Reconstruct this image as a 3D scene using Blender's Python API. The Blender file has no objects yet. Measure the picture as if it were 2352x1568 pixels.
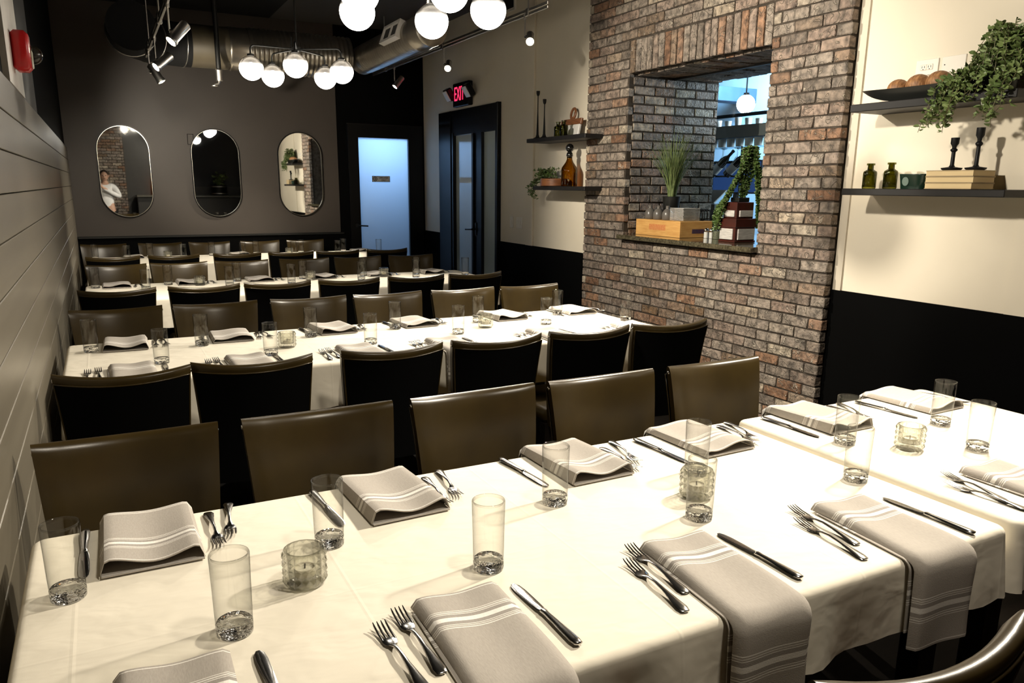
import bpy, math, random
from math import sin, cos, pi, radians as RD
from mathutils import Vector, Matrix

random.seed(7)
scn = bpy.context.scene
col = scn.collection

# ------------------------------------------------------------------ camera, world, exposure
cd = bpy.data.cameras.new('camera'); cam = bpy.data.objects.new('camera', cd); col.objects.link(cam)
cd.sensor_width = 36.0; cd.lens = 27.109; cd.shift_y = 0.02582; cd.clip_start = 0.02; cd.clip_end = 60
Rx, Dn, Fw = (0.8862642, -0.46308941, 0.00916346), (-0.0980484, -0.20690781, -0.97343499), (0.45268342, 0.86182212, -0.22878016)
cam.matrix_world = Matrix(((Rx[0], -Dn[0], -Fw[0], 0), (Rx[1], -Dn[1], -Fw[1], 0), (Rx[2], -Dn[2], -Fw[2], 1.49), (0, 0, 0, 1)))
scn.camera = cam
w = bpy.data.worlds.new('world'); scn.world = w; w.use_nodes = True
w.node_tree.nodes['Background'].inputs[0].default_value = (0.02, 0.02, 0.022, 1)
w.node_tree.nodes['Background'].inputs[1].default_value = 0.3
vs = scn.view_settings
vs.view_transform = 'Standard'; vs.look = 'None'; vs.gamma = 1.0; vs.use_curve_mapping = False; vs.exposure = 0.9
cy = scn.cycles
cy.use_denoising = True; cy.max_bounces = 8; cy.diffuse_bounces = 3; cy.glossy_bounces = 5; cy.transmission_bounces = 8
cy.transparent_max_bounces = 24; cy.sample_clamp_indirect = 3.0; cy.caustics_reflective = False; cy.blur_glossy = 0.5

WARM = (1.0, 0.90, 0.74)
GLOBE_STRENGTH = 9.0
def spot(name, loc, target, power, angle, blend=0.6, radius=0.04, color=WARM, parent=None):
    l = bpy.data.lights.new(name, 'SPOT'); l.energy = power; l.spot_size = RD(angle); l.spot_blend = blend
    l.shadow_soft_size = radius; l.color = color
    o = bpy.data.objects.new(name, l); col.objects.link(o); o.location = loc
    o.rotation_euler = (Vector(target) - Vector(loc)).to_track_quat('-Z', 'Y').to_euler()
    return o
def area(name, loc, target, power, sx, sy, color):
    l = bpy.data.lights.new(name, 'AREA'); l.energy = power; l.shape = 'RECTANGLE'; l.size = sx; l.size_y = sy; l.color = color
    o = bpy.data.objects.new(name, l); col.objects.link(o); o.location = loc
    o.rotation_euler = (Vector(target) - Vector(loc)).to_track_quat('-Z', 'Y').to_euler()
    return o
# unseen lamps, as if the tracks ran on toward the camera, plus two added fills
spot('spot_light', (3.0, 1.75, 2.70), (1.25, 1.30, 0.75), 265, 80, radius=0.08)
spot('spot_light', (3.0, 3.6, 2.70), (1.6, 3.6, 0.75), 240, 80, radius=0.10)
spot('spot_light', (1.1, 0.55, 3.05), (1.1, 2.0, 0.8), 75, 78, radius=0.12)  # added overhead fill for the front table and the chair faces behind it
spot('spot_light', (0.56, 2.6, 2.70), (3.7, 2.5, 1.5), 180, 75, radius=0.08)
spot('spot_light', (0.56, 4.2, 2.70), (3.67, 4.3, 1.4), 290, 70)
spot('spot_light', (1.6, -0.5, 2.70), (0.3, -2.4, 1.5), 60, 70)  # added to brighten the end wall's brick as the mirrors reflect it
# daylight-blue lighting of the bar beyond the opening and of the passage behind the frosted door
area('bar_light', (6.9, 7.4, 3.15), (8.0, 8.4, 2.0), 130, 1.2, 0.8, (0.36, 0.66, 1.0))
area('bar_low_light', (5.9, 4.6, 2.3), (5.6, 6.0, 1.2), 60, 0.6, 0.6, (0.75, 0.88, 1.0))
area('passage_light', (3.2, 10.25, 2.15), (3.2, 9.6, 1.5), 11, 0.8, 0.5, (0.42, 0.68, 1.0))

# ------------------------------------------------------------------ materials
MATS = {}
def nodes_of(name):
    m = bpy.data.materials.new(name); m.use_nodes = True; nt = m.node_tree
    return m, nt, nt.nodes['Principled BSDF'], nt.nodes['Material Output']
def N(nt, t, **kw):
    n = nt.nodes.new(t)
    for k, v in kw.items():
        if k.startswith('i_'):
            n.inputs[int(k[2:]) if k[2:].isdigit() else k[2:].replace('_', ' ')].default_value = v
        else: setattr(n, k, v)
    return n
def L(nt, a, b): nt.links.new(a, b)
def mat(name, c, rough=0.5, metal=0.0, spec=0.5, c2=None, vs_=8.0, bump=0.0, bs=60.0, bd=0.002, coat=0.0, stretch=None, aniso=0):
    m, nt, p, out = nodes_of(name)
    p.inputs['Base Color'].default_value = (*c, 1); p.inputs['Roughness'].default_value = rough
    p.inputs['Metallic'].default_value = metal; p.inputs['Specular IOR Level'].default_value = spec
    if coat: p.inputs['Coat Weight'].default_value = coat; p.inputs['Coat Roughness'].default_value = 0.08
    tc = N(nt, 'ShaderNodeTexCoord'); mp = N(nt, 'ShaderNodeMapping')
    L(nt, tc.outputs['Object'], mp.inputs['Vector'])
    if stretch: mp.inputs['Scale'].default_value = stretch
    n1 = N(nt, 'ShaderNodeTexNoise'); n1.inputs['Scale'].default_value = vs_; n1.inputs['Detail'].default_value = 5
    L(nt, mp.outputs[0], n1.inputs['Vector'])
    rp = N(nt, 'ShaderNodeValToRGB'); e = rp.color_ramp.elements
    d = c2 if c2 else tuple(x * 0.86 for x in c)
    e[0].position = 0.35; e[0].color = (*d, 1); e[1].position = 0.68; e[1].color = (*c, 1)
    L(nt, n1.outputs['Fac'], rp.inputs['Fac']); L(nt, rp.outputs['Color'], p.inputs['Base Color'])
    if bump:
        n2 = N(nt, 'ShaderNodeTexNoise'); n2.inputs['Scale'].default_value = bs; n2.inputs['Detail'].default_value = 4
        L(nt, mp.outputs[0], n2.inputs['Vector'])
        b = N(nt, 'ShaderNodeBump'); b.inputs['Strength'].default_value = bump; b.inputs['Distance'].default_value = bd
        L(nt, n2.outputs['Fac'], b.inputs['Height']); L(nt, b.outputs[0], p.inputs['Normal'])
    MATS[name] = m
    return m
def emit(name, c, s):
    m, nt, p, out = nodes_of(name)
    p.inputs['Base Color'].default_value = (*[x * .3 for x in c], 1)
    p.inputs['Emission Color'].default_value = (*c, 1); p.inputs['Emission Strength'].default_value = s
    MATS[name] = m; return m
def thin_glass(name, tint, edge, rough=0.02, spec=1.0, edge_pow=0.35):
    m, nt, p, out = nodes_of(name); nt.nodes.remove(p)
    tr = N(nt, 'ShaderNodeBsdfTransparent'); gl = N(nt, 'ShaderNodeBsdfGlossy'); gl.inputs['Roughness'].default_value = rough
    lw = N(nt, 'ShaderNodeLayerWeight'); lw.inputs['Blend'].default_value = edge_pow
    mx = N(nt, 'ShaderNodeMix', data_type='RGBA'); mx.inputs[6].default_value = (*tint, 1); mx.inputs[7].default_value = (*edge, 1)
    L(nt, lw.outputs['Facing'], mx.inputs[0]); L(nt, mx.outputs[2], tr.inputs['Color'])
    l2 = N(nt, 'ShaderNodeLayerWeight'); l2.inputs['Blend'].default_value = 0.5
    p4 = N(nt, 'ShaderNodeMath', operation='POWER'); p4.inputs[1].default_value = 4.0; L(nt, l2.outputs['Facing'], p4.inputs[0])
    ml = N(nt, 'ShaderNodeMath', operation='MULTIPLY_ADD'); ml.inputs[1].default_value = 0.45 * spec; ml.inputs[2].default_value = 0.045 * spec
    L(nt, p4.outputs[0], ml.inputs[0])
    ms = N(nt, 'ShaderNodeMixShader'); L(nt, ml.outputs[0], ms.inputs[0]); L(nt, tr.outputs[0], ms.inputs[1]); L(nt, gl.outputs[0], ms.inputs[2])
    L(nt, ms.outputs[0], out.inputs['Surface'])
    MATS[name] = m; return m

mat('cream_paint', (0.80, 0.73, 0.60), 0.6, c2=(0.74, 0.67, 0.54), vs_=1.2, bump=0.06, bs=220)
mat('grey_trim_paint', (0.62, 0.56, 0.46), 0.55, vs_=2)
mat('black_paint', (0.0025, 0.0025, 0.0025), 0.7, spec=0.03, vs_=3)
mat('black_gloss', (0.004, 0.004, 0.004), 0.3, spec=0.25, vs_=3)
mat('brown_wall_paint', (0.058, 0.047, 0.038), 0.5, spec=0.4, c2=(0.049, 0.040, 0.033), vs_=1.5, bump=0.05, bs=140)
mat('ceiling_paint', (0.045, 0.042, 0.039), 0.8, vs_=1.5)
mat('dark_ceiling_paint', (0.006, 0.006, 0.006), 0.85, spec=0.2, vs_=1.5)
mat('plank_paint', (0.135, 0.118, 0.088), 0.34, spec=0.5, c2=(0.115, 0.100, 0.074), vs_=5, bump=0.12, bs=30, stretch=(1, 0.15, 4))
mat('plank_gap', (0.004, 0.004, 0.004), 0.9, spec=0.1)
mat('white_post_paint', (0.72, 0.68, 0.62), 0.45, vs_=4)
mat('floor_wood', (0.012, 0.008, 0.005), 0.7, spec=0.1, c2=(0.007, 0.005, 0.003), vs_=3, stretch=(1, 8, 1))
mat('leather', (0.036, 0.0235, 0.0065), 0.29, spec=0.36, c2=(0.027, 0.0175, 0.005), vs_=9, bump=0.10, bs=420, bd=0.0008)
mat('chair_back_cloth', (0.0015, 0.0015, 0.0015), 0.85, spec=0.06, vs_=12)
mat('chair_leg_wood', (0.010, 0.007, 0.005), 0.4)
mat('steel', (0.62, 0.60, 0.57), 0.16, metal=1.0, vs_=4, c2=(0.5, 0.48, 0.45))
mat('brushed_steel', (0.62, 0.60, 0.56), 0.34, metal=1.0, vs_=14)
mat('galvanised', (0.42, 0.385, 0.33), 0.30, metal=0.88, c2=(0.30, 0.275, 0.23), vs_=5, bump=0.05, bs=18)
mat('dull_pipe_paint', (0.075, 0.062, 0.040), 0.45)
mat('dark_metal', (0.008, 0.008, 0.007), 0.45, metal=0.2)
mat('black_iron', (0.006, 0.006, 0.007), 0.5, spec=0.3)
mat('mirror_silver', (0.86, 0.88, 0.88), 0.015, metal=1.0, c2=(0.86, 0.88, 0.88))
mat('mirror_rim', (0.75, 0.70, 0.60), 0.25, metal=1.0)
mat('mortar', (0.035, 0.029, 0.024), 0.95, spec=0.1, c2=(0.07, 0.058, 0.047), vs_=20, bump=0.5, bs=160)
mat('granite', (0.115, 0.10, 0.062), 0.14, c2=(0.04, 0.034, 0.02), vs_=70, coat=0.6)
mat('shelf_black', (0.012, 0.011, 0.011), 0.5, spec=0.35)
mat('white_plastic', (0.80, 0.76, 0.68), 0.4, c2=(0.78, 0.74, 0.66))
mat('slot_dark', (0.03, 0.025, 0.02), 0.6)
mat('red_plastic', (0.62, 0.018, 0.02), 0.3, c2=(0.55, 0.015, 0.02))
mat('porcelain', (0.82, 0.80, 0.76), 0.2)
mat('grey_ceramic', (0.15, 0.138, 0.125), 0.28, vs_=20)
mat('pine', (0.72, 0.42, 0.14), 0.5, c2=(0.60, 0.31, 0.09), vs_=6, stretch=(1.5, 1.5, 12))
mat('pine_label', (0.55, 0.17, 0.05), 0.6, c2=(0.62, 0.28, 0.10), vs_=90)
mat('box_label_dark', (0.10, 0.03, 0.045), 0.6, c2=(0.04, 0.03, 0.07), vs_=40)
mat('walnut', (0.26, 0.10, 0.035), 0.4, c2=(0.14, 0.05, 0.02), vs_=7, stretch=(2, 2, 14))
mat('dark_red_wood', (0.075, 0.016, 0.010), 0.35, c2=(0.045, 0.012, 0.008), vs_=9)
mat('white_washed_wood', (0.62, 0.60, 0.56), 0.55, c2=(0.42, 0.40, 0.38), vs_=8, stretch=(2, 2, 16))
mat('carved_wood', (0.50, 0.26, 0.11), 0.55, c2=(0.16, 0.065, 0.025), vs_=34, bump=0.6, bs=34, bd=0.006, stretch=(1, 2.4, 0.7))
mat('leaf_green', (0.050, 0.105, 0.022), 0.45, c2=(0.11, 0.17, 0.045), vs_=18)
mat('leaf_pale', (0.23, 0.30, 0.11), 0.4, c2=(0.10, 0.16, 0.045), vs_=18)
mat('grass_blade', (0.24, 0.30, 0.12), 0.45, c2=(0.08, 0.13, 0.04), vs_=25)
mat('stem_brown', (0.13, 0.12, 0.05), 0.6)
mat('pot_black', (0.010, 0.011, 0.010), 0.4)
mat('soil', (0.02, 0.014, 0.01), 0.9)
mat('book_paper', (0.78, 0.62, 0.36), 0.7, c2=(0.66, 0.50, 0.27), vs_=3, stretch=(1, 1, 400))
mat('book_board', (0.52, 0.40, 0.24), 0.7)
mat('green_tin', (0.006, 0.022, 0.013), 0.25, spec=0.5)
mat('tin_label', (0.14, 0.20, 0.17), 0.5)
mat('wax', (0.85, 0.80, 0.68), 0.5)
mat('wick', (0.02, 0.012, 0.01), 0.9)
mat('salt', (0.86, 0.86, 0.84), 0.6)
mat('peppercorn', (0.22, 0.24, 0.15), 0.7, c2=(0.02, 0.02, 0.015), vs_=260)
mat('chrome', (0.8, 0.8, 0.8), 0.1, metal=1.0)
mat('screen_grey', (0.16, 0.17, 0.18), 0.35, c2=(0.12, 0.13, 0.14))
mat('bar_wall', (0.55, 0.62, 0.68), 0.7, vs_=1.2)
mat('bar_beam', (0.10, 0.15, 0.22), 0.6)
mat('bar_soffit', (0.20, 0.19, 0.175), 0.6)
mat('bar_dark', (0.01, 0.011, 0.013), 0.5)
mat('bottle_glass_dark', (0.008, 0.008, 0.007), 0.08, coat=1.0)
mat('paper_label', (0.75, 0.74, 0.72), 0.6)
mat('skin', (0.55, 0.33, 0.23), 0.5)
mat('hair', (0.03, 0.02, 0.014), 0.6)
mat('white_shirt', (0.78, 0.78, 0.78), 0.8)
mat('dark_trousers', (0.015, 0.015, 0.018), 0.8)
mat('sign_plate', (0.62, 0.62, 0.60), 0.3, metal=0.4)
mat('end_wall_paint', (0.030, 0.027, 0.023), 0.5)
mat('counter_top', (0.10, 0.092, 0.07), 0.3)
emit('exit_red', (1.0, 0.03, 0.10), 1.1)
emit('lens_glow', (1.0, 0.94, 0.80), 14.0)
emit('bulb_glow', (1.0, 0.93, 0.80), 30.0)
emit('bar_globe_glow', (1.0, 0.97, 0.92), 22.0)
emit('orange_glow', (1.0, 0.28, 0.05), 2.2)
emit('tv_screen', (0.010, 0.030, 0.10), 0.9)
thin_glass('tumbler_glass', (0.975, 0.975, 0.96), (0.13, 0.13, 0.12), edge_pow=0.18, spec=1.0)
thin_glass('pane_glass', (0.90, 0.94, 0.95), (0.70, 0.80, 0.84), spec=0.9)
thin_glass('smoke_glass', (0.52, 0.50, 0.47), (0.22, 0.21, 0.20), spec=0.8)
thin_glass('clear_dome', (0.85, 0.86, 0.80), (0.5, 0.5, 0.42), rough=0.1)
thin_glass('green_bottle_glass', (0.52, 0.52, 0.20), (0.05, 0.055, 0.012), spec=1.0)
thin_glass('amber_glass', (0.74, 0.56, 0.10), (0.14, 0.07, 0.01), spec=1.0)

def real_glass(name, c, rough=0.0, bump=0.0, bs=80):
    m, nt, p, out = nodes_of(name)
    p.inputs['Base Color'].default_value = (*c, 1); p.inputs['Roughness'].default_value = rough
    p.inputs['Transmission Weight'].default_value = 1.0; p.inputs['IOR'].default_value = 1.45
    if bump:
        tc = N(nt, 'ShaderNodeTexCoord'); v = N(nt, 'ShaderNodeTexVoronoi'); v.inputs['Scale'].default_value = bs
        L(nt, tc.outputs['Object'], v.inputs['Vector'])
        b = N(nt, 'ShaderNodeBump'); b.inputs['Strength'].default_value = bump; b.inputs['Distance'].default_value = 0.004
        L(nt, v.outputs['Distance'], b.inputs['Height']); L(nt, b.outputs[0], p.inputs['Normal'])
    MATS[name] = m
real_glass('thick_glass', (0.97, 0.97, 0.95), 0.0, 0.7, 95)
real_glass('cut_glass', (0.96, 0.96, 0.92), 0.02)
thin_glass('facet_glass', (0.97, 0.97, 0.93), (0.22, 0.22, 0.18), spec=2.6, rough=0.04, edge_pow=0.3)

def frosted_mat():
    m, nt, p, out = nodes_of('frosted_pane'); 
    tl = N(nt, 'ShaderNodeBsdfTranslucent'); tl.inputs['Color'].default_value = (0.80, 0.88, 0.98, 1)
    p.inputs['Base Color'].default_value = (0.55, 0.60, 0.68, 1); p.inputs['Roughness'].default_value = 0.3
    ms = N(nt, 'ShaderNodeMixShader'); ms.inputs[0].default_value = 0.75
    L(nt, p.outputs[0], ms.inputs[1]); L(nt, tl.outputs[0], ms.inputs[2]); L(nt, ms.outputs[0], out.inputs['Surface'])
    MATS['frosted_pane'] = m
frosted_mat()
mat('grey_frosted_glass', (0.62, 0.72, 0.72), 0.08, spec=0.7, c2=(0.58, 0.68, 0.68), vs_=1.5, coat=0.8)

def globe_mat():
    # ombre lamp globe: opal glowing bottom that clears to smoked glass at the top (the glass's own tint)
    m, nt, p, out = nodes_of('globe_glass'); nt.nodes.remove(p)
    tc = N(nt, 'ShaderNodeTexCoord'); sx = N(nt, 'ShaderNodeSeparateXYZ'); L(nt, tc.outputs['Object'], sx.inputs[0])
    mr = N(nt, 'ShaderNodeMapRange'); mr.inputs['From Min'].default_value = 0.045; mr.inputs['From Max'].default_value = -0.022
    mr.interpolation_type = 'SMOOTHSTEP'
    L(nt, sx.outputs['Z'], mr.inputs['Value'])
    em = N(nt, 'ShaderNodeEmission'); em.inputs['Color'].default_value = (1.0, 0.94, 0.84, 1); em.inputs['Strength'].default_value = GLOBE_STRENGTH
    tr = N(nt, 'ShaderNodeBsdfTransparent'); tr.inputs['Color'].default_value = (0.62, 0.59, 0.55, 1)
    gl = N(nt, 'ShaderNodeBsdfGlossy'); gl.inputs['Roughness'].default_value = 0.05; gl.inputs['Color'].default_value = (0.9, 0.88, 0.85, 1)
    fr = N(nt, 'ShaderNodeLayerWeight'); fr.inputs['Blend'].default_value = 0.25
    fm = N(nt, 'ShaderNodeMath', operation='MULTIPLY'); fm.inputs[1].default_value = 0.4; L(nt, fr.outputs['Facing'], fm.inputs[0])
    m1 = N(nt, 'ShaderNodeMixShader'); L(nt, fm.outputs[0], m1.inputs[0]); L(nt, tr.outputs[0], m1.inputs[1]); L(nt, gl.outputs[0], m1.inputs[2])
    m2 = N(nt, 'ShaderNodeMixShader'); pw = N(nt, 'ShaderNodeMath', operation='POWER'); pw.inputs[1].default_value = 2.0; L(nt, mr.outputs[0], pw.inputs[0]); L(nt, pw.outputs[0], m2.inputs[0]); L(nt, m1.outputs[0], m2.inputs[1]); L(nt, em.outputs[0], m2.inputs[2])
    L(nt, m2.outputs[0], out.inputs['Surface']); MATS['globe_glass'] = m
globe_mat()

def brick_mat(name, island):
    m, nt, p, out = nodes_of(name)
    if island: rnd = N(nt, 'ShaderNodeNewGeometry').outputs['Random Per Island']
    else: rnd = N(nt, 'ShaderNodeObjectInfo').outputs['Random']
    tc = N(nt, 'ShaderNodeTexCoord')
    ofs = N(nt, 'ShaderNodeVectorMath', operation='ADD'); sc = N(nt, 'ShaderNodeMath', operation='MULTIPLY'); sc.inputs[1].default_value = 37.0
    L(nt, rnd, sc.inputs[0]); L(nt, tc.outputs['Object'], ofs.inputs[0]); L(nt, sc.outputs[0], ofs.inputs[1])
    rp = N(nt, 'ShaderNodeValToRGB'); cr = rp.color_ramp; cr.interpolation = 'LINEAR'
    pal = [(0.0, (0.20, 0.165, 0.135)), (0.14, (0.27, 0.225, 0.185)), (0.28, (0.155, 0.125, 0.10)), (0.42, (0.26, 0.19, 0.15)), (0.55, (0.24, 0.20, 0.165)),
           (0.66, (0.40, 0.34, 0.26)), (0.76, (0.16, 0.085, 0.048)), (0.84, (0.28, 0.16, 0.095)), (0.91, (0.235, 0.20, 0.17)), (1.0, (0.16, 0.10, 0.055))]
    for i, (pos, c) in enumerate(pal):
        e = cr.elements[i] if i < 2 else cr.elements.new(pos)
        e.position = pos; e.color = (*c, 1)
    L(nt, rnd, rp.inputs['Fac'])
    n1 = N(nt, 'ShaderNodeTexNoise'); n1.inputs['Scale'].default_value = 26; n1.inputs['Detail'].default_value = 6; L(nt, ofs.outputs[0], n1.inputs['Vector'])
    hs = N(nt, 'ShaderNodeMapRange'); hs.inputs['From Min'].default_value = 0.3; hs.inputs['From Max'].default_value = 0.7
    hs.inputs['To Min'].default_value = 0.32; hs.inputs['To Max'].default_value = 1.45; L(nt, n1.outputs['Fac'], hs.inputs['Value'])
    mul = N(nt, 'ShaderNodeVectorMath', operation='SCALE'); L(nt, rp.outputs['Color'], mul.inputs[0]); L(nt, hs.outputs[0], mul.inputs['Scale'])
    # raised squiggles of the moulded faces
    n2 = N(nt, 'ShaderNodeTexNoise'); n2.inputs['Scale'].default_value = 11; n2.inputs['Detail'].default_value = 1.5; n2.inputs['Distortion'].default_value = 1.8
    L(nt, ofs.outputs[0], n2.inputs['Vector'])
    sq = N(nt, 'ShaderNodeValToRGB'); e = sq.color_ramp.elements
    e[0].position = 0.555; e[0].color = (0, 0, 0, 1); e[1].position = 0.575; e[1].color = (1, 1, 1, 1); e2 = sq.color_ramp.elements.new(0.60); e2.color = (0, 0, 0, 1)
    L(nt, n2.outputs['Fac'], sq.inputs['Fac'])
    mx = N(nt, 'ShaderNodeMix', data_type='RGBA'); mf = N(nt, 'ShaderNodeMath', operation='MULTIPLY'); mf.inputs[1].default_value = 0.7
    L(nt, sq.outputs['Color'], mf.inputs[0]); L(nt, mf.outputs[0], mx.inputs[0]); L(nt, mul.outputs[0], mx.inputs[6]); mx.inputs[7].default_value = (0.50, 0.44, 0.36, 1)
    L(nt, mx.outputs[2], p.inputs['Base Color'])
    p.inputs['Roughness'].default_value = 0.62; p.inputs['Specular IOR Level'].default_value = 0.5
    n3 = N(nt, 'ShaderNodeTexNoise'); n3.inputs['Scale'].default_value = 70; n3.inputs['Detail'].default_value = 5; L(nt, ofs.outputs[0], n3.inputs['Vector'])
    ad = N(nt, 'ShaderNodeMath', operation='ADD'); L(nt, sq.outputs['Color'], ad.inputs[0]); L(nt, n3.outputs['Fac'], ad.inputs[1])
    b = N(nt, 'ShaderNodeBump'); b.inputs['Strength'].default_value = 1.0; b.inputs['Distance'].default_value = 0.009
    L(nt, ad.outputs[0], b.inputs['Height']); L(nt, b.outputs[0], p.inputs['Normal'])
    MATS[name] = m
brick_mat('brick', False); brick_mat('brick_joined', True)

def cloth_mat():
    m, nt, p, out = nodes_of('table_linen')
    p.inputs['Base Color'].default_value = (0.80, 0.745, 0.63, 1); p.inputs['Roughness'].default_value = 0.85; p.inputs['Specular IOR Level'].default_value = 0.2
    geo = N(nt, 'ShaderNodeNewGeometry'); sx = N(nt, 'ShaderNodeSeparateXYZ'); L(nt, geo.outputs['Position'], sx.inputs[0])
    hs = []
    for ax, per, sh in (('X', 0.46, 0.11), ('Y', 0.44, 0.02)):
        # pressed fold lines of the cloth
        a = N(nt, 'ShaderNodeMath', operation='ADD'); a.inputs[1].default_value = sh; L(nt, sx.outputs[ax], a.inputs[0])
        pp = N(nt, 'ShaderNodeMath', operation='PINGPONG'); pp.inputs[1].default_value = per / 2; L(nt, a.outputs[0], pp.inputs[0])
        mr = N(nt, 'ShaderNodeMapRange'); mr.inputs['From Min'].default_value = 0.0; mr.inputs['From Max'].default_value = 0.005
        mr.inputs['To Min'].default_value = 1.0; mr.inputs['To Max'].default_value = 0.0; L(nt, pp.outputs[0], mr.inputs['Value']); hs.append(mr)
    mp = N(nt, 'ShaderNodeMapping'); mp.inputs['Scale'].default_value = (1.0, 1.7, 1.2); L(nt, geo.outputs['Position'], mp.inputs[0])
    mp.inputs['Rotation'].default_value = (0, 0, 0.5)
    n1 = N(nt, 'ShaderNodeTexNoise'); n1.inputs['Scale'].default_value = 9; n1.inputs['Detail'].default_value = 2.5; n1.inputs['Distortion'].default_value = 0.3
    L(nt, mp.outputs[0], n1.inputs['Vector'])
    s = N(nt, 'ShaderNodeMath', operation='ADD'); L(nt, hs[0].outputs[0], s.inputs[0]); L(nt, hs[1].outputs[0], s.inputs[1])
    s2 = N(nt, 'ShaderNodeMath', operation='MULTIPLY_ADD'); s2.inputs[1].default_value = 0.06; L(nt, s.outputs[0], s2.inputs[0]); L(nt, n1.outputs['Fac'], s2.inputs[2])
    b = N(nt, 'ShaderNodeBump'); b.inputs['Strength'].default_value = 0.30; b.inputs['Distance'].default_value = 0.02
    L(nt, s2.outputs[0], b.inputs['Height'])
    n4 = N(nt, 'ShaderNodeTexNoise'); n4.inputs['Scale'].default_value = 900; L(nt, geo.outputs['Position'], n4.inputs['Vector'])
    b2 = N(nt, 'ShaderNodeBump'); b2.inputs['Strength'].default_value = 0.12; b2.inputs['Distance'].default_value = 0.0008
    L(nt, n4.outputs['Fac'], b2.inputs['Height']); L(nt, b.outputs[0], b2.inputs['Normal']); L(nt, b2.outputs[0], p.inputs['Normal'])
    MATS['table_linen'] = m
cloth_mat()

def napkin_mat():
    # woven grey linen with a white band and thin pinstripes near each end; 'along' = metres from the nearest end
    m, nt, p, out = nodes_of('napkin_linen')
    at = N(nt, 'ShaderNodeAttribute'); at.attribute_name = 'along'
    rp = N(nt, 'ShaderNodeValToRGB'); cr = rp.color_ramp; cr.interpolation = 'CONSTANT'
    base = (0.40, 0.365, 0.325); wh = (0.80, 0.77, 0.72); gr = (0.34, 0.31, 0.28)
    stops = [(0.0, base), (0.0045, wh), (0.007, base)]
    t = 0.062
    for k in range(3): stops += [(t + 0.005 * k, wh), (t + 0.005 * k + 0.0018, gr if k == 2 else base)]
    stops += [(0.083, wh), (0.095, gr)]
    for k in range(3): stops += [(0.104 + 0.005 * k, wh), (0.1058 + 0.005 * k, base)]
    for i, (pos, c) in enumerate(stops):
        e = cr.elements[i] if i < 2 else cr.elements.new(pos / 0.2)
        e.position = pos / 0.2; e.color = (*c, 1)
    dv = N(nt, 'ShaderNodeMath', operation='DIVIDE'); dv.inputs[1].default_value = 0.2; L(nt, at.outputs['Fac'], dv.inputs[0]); L(nt, dv.outputs[0], rp.inputs['Fac'])
    tc = N(nt, 'ShaderNodeTexCoord'); n = N(nt, 'ShaderNodeTexNoise'); n.inputs['Scale'].default_value = 420; n.inputs['Detail'].default_value = 2
    mp = N(nt, 'ShaderNodeMapping'); mp.inputs['Scale'].default_value = (1, 0.25, 1); L(nt, tc.outputs['Object'], mp.inputs[0]); L(nt, mp.outputs[0], n.inputs['Vector'])
    mr = N(nt, 'ShaderNodeMapRange'); mr.inputs['To Min'].default_value = 0.86; mr.inputs['To Max'].default_value = 1.12; L(nt, n.outputs['Fac'], mr.inputs['Value'])
    sc = N(nt, 'ShaderNodeVectorMath', operation='SCALE'); L(nt, rp.outputs['Color'], sc.inputs[0]); L(nt, mr.outputs[0], sc.inputs['Scale'])
    L(nt, sc.outputs[0], p.inputs['Base Color']); p.inputs['Roughness'].default_value = 0.85; p.inputs['Specular IOR Level'].default_value = 0.2
    b = N(nt, 'ShaderNodeBump'); b.inputs['Strength'].default_value = 0.25; b.inputs['Distance'].default_value = 0.001
    L(nt, n.outputs['Fac'], b.inputs['Height']); L(nt, b.outputs[0], p.inputs['Normal'])
    MATS['napkin_linen'] = m
napkin_mat()

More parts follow.
